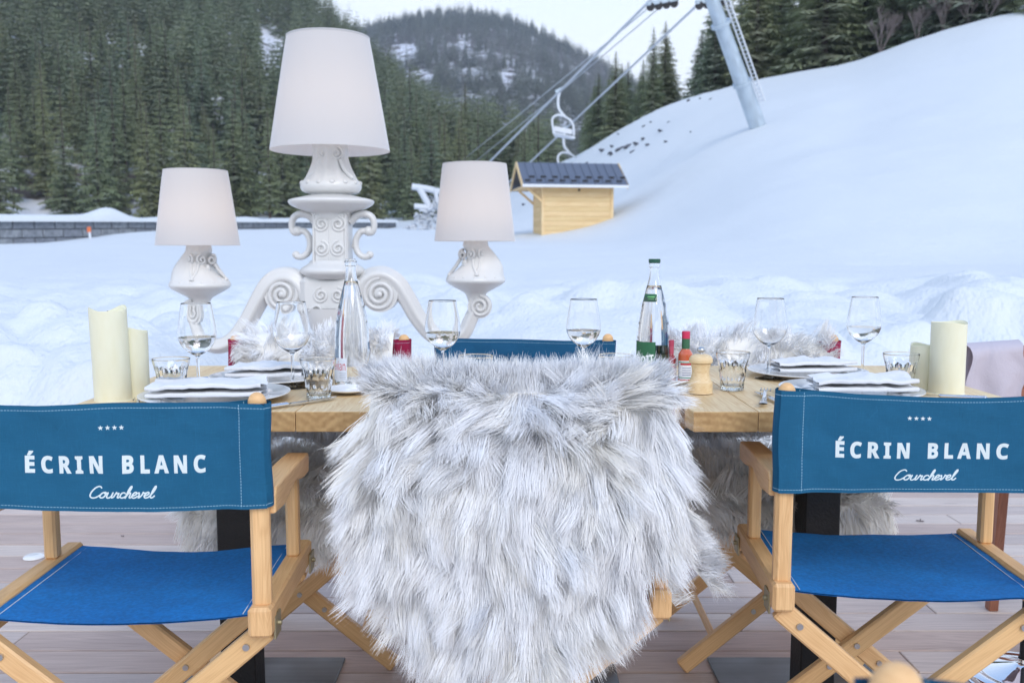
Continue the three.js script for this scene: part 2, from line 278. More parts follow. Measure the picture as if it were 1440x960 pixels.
// wooded mountainside and the rounded hill behind it
function hillOf(pix, D0, h0, pow, x0, x1, d1) {
  const A = pix.map(([px, py, D]) => [aOf(px, py), D]), B = pix.map(([px, py, D]) => [aOf(px, py), hOf(px, py, D)]);
  const f = (x, D) => { const a = x / D, Ds = tableS(a, A), hs = tableS(a, B), t = clamp((D - D0) / (Ds - D0)); let h = h0 + (hs - h0) * Math.pow(t, pow); if (D > Ds) h -= (D - Ds) * 0.3; if (D < D0) h -= (D0 - D) * 0.3; return h + (fbm(x * 0.02, D * 0.02, 3, 231) - 0.5) * 9 * smooth(0, 0.25, t) * smooth(1, 0.85, t); };
  const nx = 120, nd = 80, dd = d1 - (D0 - 8);
  const g = sheetGeo(nx, nd, (u, v) => { const x = lerp(x0, x1, u), D = D0 - 8 + dd * v; return V(x, f(x, D), -D); });
  const p = g.attributes.position, uv = g.attributes.uv; for (let i = 0; i < p.count; i++) uv.setXY(i, p.getX(i), p.getZ(i));
  return { f, g, ridge: (a) => tableS(a, A) };
}
const wooded = hillOf([[-700, -480, 340], [-300, -400, 340], [0, -250, 335], [200, -140, 330], [330, -72, 320], [430, 2, 310], [470, 40, 300], [510, 85, 280], [560, 140, 250], [620, 210, 210], [680, 255, 180], [740, 280, 160], [900, 290, 150]], 96, 2.6, 1.12, -420, 60, 420);
const farHill = hillOf([[-400, 120, 850], [300, 80, 850], [420, 58, 860], [470, 47, 870], [510, 48, 870], [560, 34, 880], [600, 24, 890], [640, 20, 900], [690, 26, 890], [740, 41, 870], [790, 66, 850], [830, 88, 830], [865, 105, 810], [905, 130, 790], [960, 160, 760], [1100, 190, 720], [1500, 240, 700]], 240, 6, 1.1, -420, 460, 1050);
setting('mountainside', wooded.g, M.forestFloor);
setting('hill', farHill.g, M.forestFloor);

// ---------------------------------------------------------------- terrace
const DECK_FAR = 4.36;
{
  const deck = setting('terrace_deck', box(9, 0.1, 7.2, 0, -0.10, -DECK_FAR + 3.6 + 0.02, 0.002), M.blackSteel);
  const r = rng(7); const pitch = 0.134; let row = 0;
  for (let D = DECK_FAR; D > -2.6; D -= pitch, row++) {
    let x = -4.4 - r() * 2; let k = 0;
    while (x < 4.4) {
      const L = 2.2 + r() * 1.6, a = Math.max(x, -4.45), b = Math.min(x + L, 4.45);
      if (b - a > 0.2) { const b1 = part('board', bevelBox(b - a - 0.003, 0.03, pitch - 0.0065, 0.0025, 0, row * 13 + k), M.deck[Math.floor(r() * 4)], deck); b1.position.set((a + b) / 2, -0.0155 + (r() - 0.5) * 0.0015, -D + pitch / 2); k++; }
      x += L;
    }
  }
}

// ---------------------------------------------------------------- trees
function crownGeo(seed, whorls, per, blades, r0, y0 = 0.06, droop = 0.45, thin = 1) { // unit height, many needle sprays
  const r = rng(seed), pos = [];
  for (let w = 0; w < whorls; w++) {
    const y = y0 + (0.985 - y0) * Math.pow((w + r() * 0.7) / whorls, 0.92), n = Math.max(3, Math.round(per * (1 - 0.4 * y)));
    for (let b = 0; b < n; b++) {
      const an = (b + r()) / n * 2 * Math.PI, R = r0 * (Math.pow(1 - y, 0.82) * (0.62 + 0.6 * r()) + 0.035), dr = droop * (0.6 + 0.8 * r()) * (1 - 0.7 * y);
      const cx = Math.cos(an), cz = Math.sin(an), P = (s) => [cx * R * s, y - dr * R * s + 0.25 * dr * R * s * s, cz * R * s];
      for (let k = 0; k < blades; k++) {
        const s = 0.12 + 0.8 * k / blades, a = P(s), c = P(Math.min(1, s + 0.34 * thin));
        for (const side of [-1, 1]) {
          const L = R * (0.36 - 0.22 * s) * (0.6 + 0.8 * r()), f = R * 0.22 * r(), d = L * (0.3 + 0.9 * r());
          pos.push(...a, ...c, (a[0] + c[0]) / 2 - cz * side * L + cx * f, (a[1] + c[1]) / 2 - d, (a[2] + c[2]) / 2 + cx * side * L + cz * f);
        }
      }
      const a = P(0.78), t = P(1.12); pos.push(a[0] - cz * R * 0.07, a[1], a[2] + cx * R * 0.07, a[0] + cz * R * 0.07, a[1], a[2] - cx * R * 0.07, ...t);
    }
  }
  const g = new THREE.BufferGeometry(); g.setAttribute('position', new THREE.Float32BufferAttribute(pos, 3)); g.computeVertexNormals(); return g;
}
const trunkGeo = new THREE.CylinderGeometry(0.0025, 0.011, 1.0, 6, 1, true).translate(0, 0.49, 0);
const crowns = [[301, 38, 8, 6, 0.15], [307, 36, 8, 6, 0.17], [311, 42, 8, 6, 0.135], [317, 34, 8, 6, 0.18], [331, 36, 7, 6, 0.14]].map(([s, w, p, b, r0], i) => crownGeo(s, w, p, b, r0, [0.05, 0.04, 0.1, 0.06, 0.2][i], 0.45, 0.55));
const fineCrowns = [[341, 46, 9, 8, 0.15], [347, 42, 9, 8, 0.17], [349, 50, 9, 8, 0.14]].map(([s, w, p, b, r0], i) => crownGeo(s, w, p, b, r0, [0.03, 0.04, 0.06][i], 0.7, 0.34));
const WOODS = 'spruces at the foot of the wooded mountainside', RIDGE = 'spruces along the crest of the snow slope';
const woodsLabel = 'slender green spruce in the front rows of the mountainside wood, beyond the stone wall';
const ridgeLabel = 'green spruce standing on the crest of the snow slope, behind the lift tower';
const tones = ['mid green', 'light green', 'bluish green', 'yellowish green'];
function spruce(x, y, D, h, wide, v, mat, label, group) {
  const size = h < 7 ? 'small' : h < 11 ? 'middling' : 'tall'; label = label.replace('slender green', size + ' ' + tones[M.needles.indexOf(mat)]).replace(/^green/, size + ' ' + tones[M.needles.indexOf(mat)]);
  const t = new THREE.Group(); t.name = numbered('spruce_tree'); t.userData = { label, category: 'tree', group };
  part('trunk', trunkGeo, M.bark, t); part('crown', group === WOODS ? crowns[v] : fineCrowns[v % 3], mat, t);
  t.position.set(x, y, -D); t.scale.set(h * wide, h, h * wide); t.rotation.y = v * 1.7 + x; scene.add(t); return t;
}
const clearings = [[382, 70, 30, 12], [590, 110, 22, 9], [570, 72, 20, 8], [715, 110, 16, 9], [735, 192, 14, 9], [610, 150, 9, 6], [705, 185, 12, 10], [650, 60, 8, 4]];
function project(x, y, D) { const up = y - EYE, f = D * cP - up * sP, v = up * cP + D * sP; return [720 + FOCAL * x / f, 480 - FOCAL * v / f]; }
{
  const r = rng(41); let n = 0; const placed = [];
  for (let tries = 0; tries < 9000 && n < 175; tries++) {
    const a = lerp(-0.66, 0.03, r()), D = Math.sqrt(lerp(97 ** 2, 150 ** 2, Math.pow(r(), 1.2))), x = a * D;
    if (placed.some(([q, w]) => (q - x) ** 2 + (w - D) ** 2 < 9)) continue; placed.push([x, D]); n++;
    const v = Math.floor(r() * 5), h = lerp(9, 15.5, r()) * (r() < 0.15 ? 0.6 : 1);
    spruce(x, wooded.f(x, D) - 0.2, D, h, 0.95 + 0.5 * r(), v, M.needles[Math.floor(r() * 4)], woodsLabel, WOODS);
  }
  n = 0; const placedR = [];
  for (let tries = 0; tries < 9000 && n < 118; tries++) {
    const px = lerp(822, 1520, r()), a = (px - 720) / FOCAL, Dr = table(a, ridgeD), D = Dr + 3 + 46 * Math.pow(r(), 1.4), x = a * D;
    if (placedR.some(([q, w]) => (q - x) ** 2 + (w - D) ** 2 < 6.5)) continue; placedR.push([x, D]);
    const h = table(px, [[820, 4.2], [870, 5.4], [900, 5.6], [950, 6], [985, 6.5], [1010, 9], [1060, 11], [1200, 13]]) * lerp(0.72, 1.12, r()) * (1 + (D - Dr) * 0.005);
    if (px > 950 && px < 1000 && r() < 0.6) continue; n++;
    const v = Math.floor(r() * 5); spruce(x, ground(x, D) - 0.2, D, h, 1.25 + 0.5 * r(), v, M.needles[Math.floor(r() * 4)], ridgeLabel, RIDGE);
  }
  // the wood further up and the far hill: one mass
  const forest = new THREE.Group(); forest.name = 'distant_forest'; forest.userData = { kind: 'stuff', label: 'dense spruce and bare larch forest covering the mountainside and hill', category: 'forest' }; scene.add(forest);
  const far = [crownGeo(401, 15, 6, 2, 0.15, 0.04, 0.5, 1.2), crownGeo(403, 14, 6, 2, 0.175, 0.04, 0.5, 1.2), crownGeo(409, 17, 5, 2, 0.13, 0.08, 0.5, 1.2), crownGeo(419, 13, 5, 1, 0.15, 0.15, -0.5, 0.5)];
  const lists = [[], [], [], []], m4 = new THREE.Matrix4(), q = new THREE.Quaternion(), Y = V(0, 1, 0);
  const add = (x, y, D, h, wide, v, c) => { q.setFromAxisAngle(Y, r() * 6.3); lists[v].push([new THREE.Matrix4().compose(V(x, y - 0.3, -D), q.clone(), V(h * wide, h, h * wide)), c]); };
  const tone = (far) => { const k = 0.8 + 0.5 * r(), w = r(); return far ? lin(0.155 * k + 0.02 * w, 0.175 * k + 0.012 * w, 0.13 * k) : lin(0.160 * k + 0.045 * w, 0.205 * k + 0.02 * w, 0.105 * k); };
  for (let i = 0; i < 6200; i++) {
    const a = lerp(-1.05, 0.05, r()), Dm = wooded.ridge(a) + 8; if (Dm < 130) continue;
    const D = Math.sqrt(lerp((a < -0.66 ? 98 : 125) ** 2, Dm ** 2, r())), x = a * D, y = wooded.f(x, D), p = project(x, y, D);
    if (clearings.some(([cx, cy, rx, ry]) => ((p[0] - cx) / rx) ** 2 + ((p[1] - cy - 6) / (ry + 10)) ** 2 < 1)) continue;
    if (fbm(x * 0.05, D * 0.05, 3, 271) < 0.30) continue;
    add(x, y, D, lerp(8, 15, r()), 1.0 + 0.5 * r(), Math.floor(r() * 3), tone(false));
  }
  for (let i = 0; i < 12000; i++) {
    const a = lerp(-0.26, 0.24, r()), Dm = farHill.ridge(a) + 10, D = Math.sqrt(lerp(250 ** 2, Dm ** 2, r())), x = a * D, y = farHill.f(x, D), p = project(x, y, D);
    if (clearings.some(([cx, cy, rx, ry]) => ((p[0] - cx) / rx) ** 2 + ((p[1] - cy - 4) / (ry + 5)) ** 2 < 1)) continue;
    if (fbm(x * 0.02, D * 0.02, 3, 273) < 0.27) continue;
    const bare = r() < smooth(350, 800, D) * 0.6 * smooth(0.35, 0.6, fbm(x * 0.006 + 9, D * 0.006, 2, 277)); const k = 0.8 + 0.4 * r();
    add(x, y, D, lerp(8, 15, r()) * (r() < 0.3 ? 1.15 : 0.9), 1.1 + 0.6 * r(), bare ? 3 : Math.floor(r() * 3), bare ? lin(0.29 * k, 0.25 * k, 0.25 * k) : tone(true));
  }
  lists.forEach((l, v) => { const im = new THREE.InstancedMesh(far[v], M.farNeedles, l.length); im.name = 'tree_mass'; im.userData.kind = 'stuff'; l.forEach(([m, c], i) => { im.setMatrixAt(i, m); im.setColorAt(i, c); }); im.castShadow = im.receiveShadow = true; forest.add(im); });
}
// bare shrubs on the crest, and one in the wood
function bareShrub(pos, h, seed, label, group, spread = 0.5) {
  const r = rng(seed), gs = [];
  const grow = (p, d, L, rad, lev) => { const e = p.clone().addScaledVector(d, L); gs.push(new THREE.CylinderGeometry(rad * 0.6, rad, L, 4, 1, true).applyQuaternion(new THREE.Quaternion().setFromUnitVectors(V(0, 1, 0), d)).translate((p.x + e.x) / 2, (p.y + e.y) / 2, (p.z + e.z) / 2)); if (lev < 3) for (let k = 0; k < 4; k++) grow(p.clone().lerp(e, 0.45 + 0.5 * r()), d.clone().add(V((r() - 0.5) * 1.5, 0.15 + r() * 0.4, (r() - 0.5) * 1.5)).normalize(), L * (0.55 + 0.2 * r()), rad * 0.6, lev + 1); };
  for (let k = 0; k < 4; k++) grow(V(0, 0, 0), V((r() - 0.5) * spread * 2, 1, (r() - 0.5) * spread * 2).normalize(), h * 0.42, h * 0.012, 0);
  return single('bare_shrub', gs, M.twig, label, 'shrub', group, [pos.x, pos.y, pos.z]);
}
for (const [px, s] of [[1275, 1], [1310, 2], [1345, 3], [1370, 4], [1225, 5]]) { const a = (px - 720) / FOCAL, D = table(a, ridgeD) + 1.5, x = a * D; bareShrub(V(x, ground(x, D), -D), 1.9 + 0.5 * (s % 3), 500 + s, 'leafless grey-brown shrub on the snow crest below the spruces', 'bare shrubs on the crest'); }
{ const D = 170, x = -0.012 * D; bareShrub(V(x, wooded.f(x, D), -D), 11, 517, 'tall leafless tree showing pale among the spruces of the wood', undefined, 0.4); }
{ // spruce with snow on its boughs
  const D = 47, x = 0.56 * D, h = 5.2, t = spruce(x, ground(x, D) - 1.2, D, h, 1.7, 1, M.needles[1], 'spruce with snow lying on its boughs at the top of the slope', undefined); delete t.userData.group;
  const r = rng(77), gs = []; for (let k = 0; k < 46; k++) { const y = 0.12 + 0.75 * r(), an = r() * 6.3, R = 0.15 * (1 - y) * (0.5 + 0.5 * r()); gs.push(new THREE.IcosahedronGeometry(0.018 + 0.02 * r(), 1).scale(1, 0.35, 1).translate(Math.cos(an) * R, y - 0.3 * R, Math.sin(an) * R)); }
  part('snow_load', gs, M.snow, t);
}

// ---------------------------------------------------------------- stone wall, hut, lift
{
  const A = atD(-90, 346, 46), B = atD(553, 322, 90), topA = atD(-90, 309, 46).y, topB = atD(553, 312, 90).y, n = 34, rows = 4;
  const wall = thing('stone_wall', 'long low grey stone wall with a thick cap of snow, edge of the snow field', 'wall');
  const r = rng(31), len = Math.hypot(B.x - A.x, B.z - A.z), yaw = Math.atan2(-(B.z - A.z), B.x - A.x);
  part('core', box(len, 3.4, 0.5, 0, 0, 0), M.rock, wall).position.set((A.x + B.x) / 2, (topA + topB) / 2 - 1.75, (A.z + B.z) / 2);
  wall.children[0].rotation.set(0, yaw, Math.atan2(topB - topA, len) * 1);
  const geo = [0, 1, 2].map((k) => bevelBox(len / n - 0.05, 0.44, 0.7, 0.04, 0, k));
  for (let i = 0; i < n; i++) for (let j = 0; j < rows; j++) {
    const t = (i + 0.5 + (j % 2 ? 0.4 : 0)) / n; if (t > 1) continue;
    const b = part('stone_block', geo[Math.floor(r() * 3)], M.stone[Math.floor(r() * 3)], wall); b.position.set(lerp(A.x, B.x, t), lerp(topA, topB, t) - 0.26 - j * 0.48, lerp(A.z, B.z, t)); b.rotation.set(0, yaw + (r() - 0.5) * 0.03, Math.atan2(topB - topA, len));
  }
  const cap = sheetGeo(120, 12, (u, v) => { const a = v * Math.PI, hump = 0.28 + 0.5 * Math.exp(-(((u - 0.235) / 0.03) ** 2)) + 0.22 * (fbm(u * 14, 1, 3, 5) - 0.5); const x = lerp(A.x, B.x, u), z = lerp(A.z, B.z, u), y = lerp(topA, topB, u); const s = Math.cos(a) * 0.62; return V(x + Math.sin(yaw) * s, y - 0.02 + Math.sin(a) * hump - 0.06 * (Math.abs(Math.cos(a)) > 0.95 ? 1 : 0), z + Math.cos(yaw) * s); });
  part('snow_cap', cap, M.snow, wall);
}
{ // lift operator's hut
  const o = onGround(812, 322), D = -o.z, k = D / 34;
  const hut = thing('wooden_hut', 'small pale timber hut with grey metal roof standing in the snow', 'hut', undefined, [o.x, o.y - 0.28, o.z], 0.16); hut.scale.setScalar(k);
  const W = 2.62, Hh = 1.95, Dp = 1.9, y0 = 0;
  part('wall_core', box(W - 0.06, Hh, Dp - 0.06, 0, Hh / 2, -Dp / 2 + 0.0, 0.01), M.hutWood[1], hut);
  for (let i = 0; i < 11; i++) { const b = part('board', bevelBox(W, 0.172, 0.04, 0.008, 0, i), M.hutWood[i % 2], hut); b.position.set(0, 0.09 + i * 0.177, 0.0); }
  for (let i = 0; i < 11; i++) { const b = part('board', bevelBox(0.04, 0.172, Dp - 0.1, 0.008, 2, i + 30), M.hutWood[(i + 1) % 2], hut); b.position.set(-W / 2 + 0.0, 0.09 + i * 0.177, -Dp / 2); }
  part('corner_post', box(0.1, Hh, 0.1, -W / 2, Hh / 2, 0.01, 0.005, 1), M.hutWood[0], hut); part('corner_post', box(0.1, Hh, 0.1, W / 2, Hh / 2, 0.01, 0.005, 1), M.hutWood[0], hut);
  const L = 3.95, cx = 0.0 - 0.17, ey = Hh - 0.12, ez = 0.42, ry = Hh + 0.78, rz = -Dp / 2;
  const roof = part('roof', bar(V(cx, ey - 0.06, ez + 0.0), V(cx, ry - 0.06, rz), L - 0.03, 0.07), M.hutWood[1], hut);
  const n = 13, slope = Math.hypot(ry - ey, ez - rz), ang = Math.atan2(ry - ey, ez - rz);
  const back = part('roof', bar(V(cx, ey - 0.06, 2 * rz - ez), V(cx, ry - 0.06, rz), L - 0.03, 0.07), M.roofMetal, hut);
  for (let i = 0; i < n; i++) {
    const x = cx - L / 2 + (i + 0.5) * L / n;
    part('roof_panel', bar(V(x, ey, ez + 0.03), V(x, ry, rz), L / n - 0.012, 0.03, 0.004), M.roofMetal, roof);
    part('seam', bar(V(x + L / n / 2, ey + 0.02, ez + 0.03), V(x + L / n / 2, ry + 0.02, rz), 0.025, 0.055, 0.004), M.roofMetal, roof);
  }
  for (let row = 0; row < 2; row++) for (let i = 0; i < 9; i++) { const x = cx - L / 2 + 0.22 + i * 0.43 + row * 0.2, t = 0.12 + row * 0.17; part('snow_guard', box(0.2, 0.07, 0.06, x, lerp(ey, ry, t) + 0.05, lerp(ez, rz, t), 0.006), M.blackSteel, roof); }
  part('fascia', box(L, 0.1, 0.035, cx, ey - 0.045, ez + 0.045, 0.005), M.paleTrim, hut);
  for (const s of [-1, 1]) { part('bargeboard', bar(V(cx + s * L / 2, ey - 0.06, ez), V(cx + s * L / 2, ry - 0.04, rz), 0.04, 0.17), M.hutWood[0], hut); part('bargeboard', bar(V(cx + s * L / 2, ey - 0.06, 2 * rz - ez), V(cx + s * L / 2, ry - 0.04, rz), 0.04, 0.17), M.hutWood[0], hut); }
  part('soffit', box(0.75, 0.04, Dp + 0.5, cx - L / 2 + 0.40, ey - 0.07, -Dp / 2 + 0.1, 0.004), M.hutWood[0], hut);
  for (const z of [0, -Dp + 0.1]) part('brace', bar(V(-W / 2, Hh - 0.72, z), V(cx - L / 2 + 0.25, ey - 0.1, z), 0.08, 0.08), M.hutWood[0], hut);
  part('gable', (() => { const s = new THREE.Shape(); s.moveTo(-0.95, 0); s.lineTo(0.95, 0); s.lineTo(0, 0.75); return new THREE.ExtrudeGeometry(s, { depth: 0.05, bevelEnabled: false }).rotateY(Math.PI / 2).translate(-W / 2 - 0.03, Hh - 0.1, -Dp / 2); })(), M.hutWood[1], hut);
  part('vent', new THREE.CylinderGeometry(0.045, 0.045, 0.03, 12).rotateX(Math.PI / 2).translate(0.05, Hh - 0.28, 0.03), M.blackSteel, hut);
}
const lineAt = (A, B, px) => { let lo = 0, hi = 1; for (let i = 0; i < 50; i++) { const t = (lo + hi) / 2, p = A.clone().lerp(B, t); if (project(p.x, p.y, -p.z)[0] < px) lo = t; else hi = t; } return A.clone().lerp(B, lo); };
{
  const D = 47;
  const base = onGround(1066, 178), up = atD(985, -46, -base.z - 3);
  const tower = thing('lift_tower', 'leaning grey steel chairlift tower with a ladder, footed in the snow slope', 'tower');
  const seg = [[0, 0.40, 0.37, 0.34], [0.385, 0.33, 0.33, 0.30], [0.70, 0.34, 0.29, 0.26]];
  const low = base.clone().addScaledVector(up.clone().sub(base).normalize(), -1.2), dir = up.clone().sub(low), qq = new THREE.Quaternion().setFromUnitVectors(V(0, 1, 0), dir.clone().normalize()), Lh = dir.length();
  for (const [t, l, r0, r1] of seg) { const g = new THREE.CylinderGeometry(r1, r0, l * Lh, 20).translate(0, l * Lh / 2 + t * Lh, 0).applyQuaternion(qq).translate(low.x, low.y, low.z); part('pole_section', g, M.galv, tower); }
  for (const t of [0.392, 0.712]) part('flange', new THREE.CylinderGeometry(0.41, 0.41, 0.12, 20).translate(0, t * Lh, 0).applyQuaternion(qq).translate(low.x, low.y, low.z), M.galv, tower);
  const side = V(0.46, 0, 0.1), lad = []; for (const o of [0, 0.32]) lad.push(straight(low.clone().addScaledVector(dir, 0.28).add(side).add(V(o * 0.3, 0, o)), up.clone().add(side).add(V(o * 0.3, 0, o)), 0.035, 5));
  for (let i = 0; i < 34; i++) { const p = low.clone().addScaledVector(dir, lerp(0.29, 0.99, i / 33)).add(side); lad.push(straight(p, p.clone().add(V(0.1, 0, 0.32)), 0.022, 4)); }
  part('ladder', lad, M.paleTrim, tower);
  const armA = atD(902, -22, 46), armB = atD(1040, -44, 46); part('crossarm', bar(armA, armB, 0.35, 0.4, 0.02), M.galv, tower);
  for (const [px, py] of [[932, 4], [1000, 2]]) { const c = atD(px, py, 46), w = part('sheave_beam', bar(c.clone().add(V(-0.85, -0.2, 0.6)), c.clone().add(V(0.85, 0.35, -0.6)), 0.16, 0.2, 0.02), M.galv, tower); part('sheave_beam', bar(c.clone().add(V(0, 0.1, 0)), V(c.x, armA.y, c.z), 0.14, 0.14), M.galv, tower); for (let k = 0; k < 4; k++) part('sheave', new THREE.CylinderGeometry(0.2, 0.2, 0.1, 14).rotateX(Math.PI / 2).translate(c.x - 0.66 + k * 0.44, c.y - 0.3 + k * 0.14 - 0.02, c.z + 0.5 - k * 0.33), M.blackSteel, tower); }
  const c1a = atD(585, 331, 96), c1b = atD(932, -19 + 2, 46), c2a = atD(690, 280, 88), c2b = atD(1000, -11, 46.2);
  const sag = (A, B, r, s) => tube([0, 0.2, 0.4, 0.6, 0.8, 1].map((t) => A.clone().lerp(B, t).add(V(0, -s * 4 * t * (1 - t), 0))), r, 30, 6);
  single('lift_cable', sag(c1a, c1b, 0.075, 0), M.cable, 'thick pale haul cable that carries the upper lift chair', 'cable');
  single('lift_cable', sag(c2a, c2b, 0.07, 0), M.cable, 'pale haul cable running down behind the roof of the timber hut', 'cable');
  for (const [a, b, c, d] of [[590, 272, 1000, -62], [612, 272, 1000, -51]]) single('lift_cable', sag(atD(a, b, 120), atD(c, d, 55), 0.04, 0.2), M.cable, 'thin cable of the further lift line crossing in front of the wood', 'cable', 'thin cables of the further lift');
  const chair = (A, B, px, label) => {
    const p = lineAt(A, B, px), s = -p.z / FOCAL, t = thing('lift_chair', label, 'lift chair', 'empty lift chairs', [p.x, p.y, p.z], 0.25), q = (x, y, z = 0) => V(x * s, -y * s, z * s);
    part('grip', [bar(q(-5, 0), q(5, -5), 0.16, 0.2, 0.02)], M.galv, t);
    part('hanger', tube([q(1, 0), q(-1, 10), q(0, 22), q(6, 30), q(9, 33)], 2.0 * s, 20, 8), M.paleTrim, t);
    part('frame', tube([q(-6, 58), q(-8, 50), q(-9, 36), q(-2, 31), q(9, 33), q(19, 40), q(22, 50), q(22, 58)], 1.5 * s, 40, 8), M.paleTrim, t);
    part('backrest', [bar(q(-6, 49, -3), q(21, 53, -3), 0.06, 7 * s, 0.02)], M.paleTrim, t);
    part('seat', [bar(q(-6, 59, 4), q(21, 62, 4), 12 * s, 3 * s, 0.02)], M.paleTrim, t);
    part('safety_bar', tube([q(-6, 57, 4), q(-12, 56, 10), q(8, 60, 12), q(21, 61, 5)], 1.0 * s, 20, 6), M.paleTrim, t);
    return t;
  };
  chair(c1a, c1b, 786, 'empty pale lift chair hanging from the thick upper haul cable');
  chair(c2a, c2b, 794, 'empty pale lift chair hanging just above the hut roof');
}
{ // frosted heap
  const D = 62, o = atD(598, 322, D), r = rng(91), gs = [], s = D / FOCAL, p = (x, y, z = 0) => V((x - 598) * s, (322 - y) * s, z * s);
  const heap = thing('frosted_log_heap', 'heap of frost-covered logs and branches rising beside the wood edge', 'log heap', undefined, [o.x, ground(o.x, D) - 0.1, o.z]);
  for (const [a, b, w] of [[[580, 260], [622, 268], 4.5], [[590, 262], [606, 292], 4.5], [[583, 287], [612, 292], 4.0], [[612, 262], [618, 300], 3]]) part('log', tube([p(...a, 2), p((a[0] + b[0]) / 2, (a[1] + b[1]) / 2 - 1), p(...b, -2)], w * s, 10, 9), M.frost, heap);
  for (let k = 0; k < 130; k++) { const x = lerp(572, 632, r()), top = table(x, [[570, 318], [585, 300], [605, 284], [622, 268], [640, 290]]), y = lerp(326, top, r()), a = r() * 6.3, L = 4 + 10 * r(); const c = p(x, y, (r() - 0.5) * 16); gs.push(tube([c, c.clone().add(V(Math.cos(a) * L * 0.5, Math.sin(a) * L * 0.4, (r() - 0.5) * 6).multiplyScalar(s)), c.clone().add(V(Math.cos(a + 0.5) * L, Math.sin(a + 0.4) * L * 0.7, (r() - 0.5) * 8).multiplyScalar(s))], (0.6 + 1.3 * r()) * s, 4, 5)); }
  const br = part('branches', gs, M.frost, heap); br.userData.kind = 'stuff';
}
{ // rocks breaking through the slope, a marker
  const r = rng(93), spots = [[848, 212, 9], [858, 216, 7], [862, 206, 6], [872, 210, 10], [884, 206, 11], [896, 203, 9], [905, 196, 8], [912, 204, 7], [930, 185, 7], [937, 200, 6], [826, 230, 7], [870, 189, 4], [905, 178, 5], [916, 172, 4], [972, 186, 4], [737, 288, 6], [968, 142, 5], [985, 139, 4], [1000, 139, 4], [940, 172, 4], [890, 213, 6], [860, 218, 6]];
  for (const [px, py, w] of spots) {
    const p = onGround(px, py), s = w * -p.z / FOCAL, g = new THREE.IcosahedronGeometry(0.5, 2), q = g.attributes.position, sd = Math.floor(r() * 1000);
    for (let i = 0; i < q.count; i++) { const k = 0.7 + 0.6 * fbm(q.getX(i) * 3 + sd, q.getY(i) * 3 + q.getZ(i) * 2, 3, 5); q.setXYZ(i, q.getX(i) * k, q.getY(i) * k, q.getZ(i) * k); } g.computeVertexNormals();
    const m = single('rock', g, M.rock, 'dark rock breaking through the snow on the slope behind the hut', 'rock', 'rocks in the snow slope', [p.x, p.y - s * 0.02, p.z], r() * 6); m.scale.set(s * 1.6, s * 0.55, s * 0.9); m.rotation.z = 0.35;
  }
  const p = onGround(126, 336), mk = thing('marker_post', 'small orange and white marker post in the snow before the stone wall', 'marker', undefined, [p.x, p.y, p.z]);
  part('post', new THREE.CylinderGeometry(0.07, 0.07, 0.4, 10).translate(0, 0.2, 0), M.paleTrim, mk); part('flag', box(0.2, 0.32, 0.1, -0.03, 0.52, 0, 0.02), M.orange, mk);
}

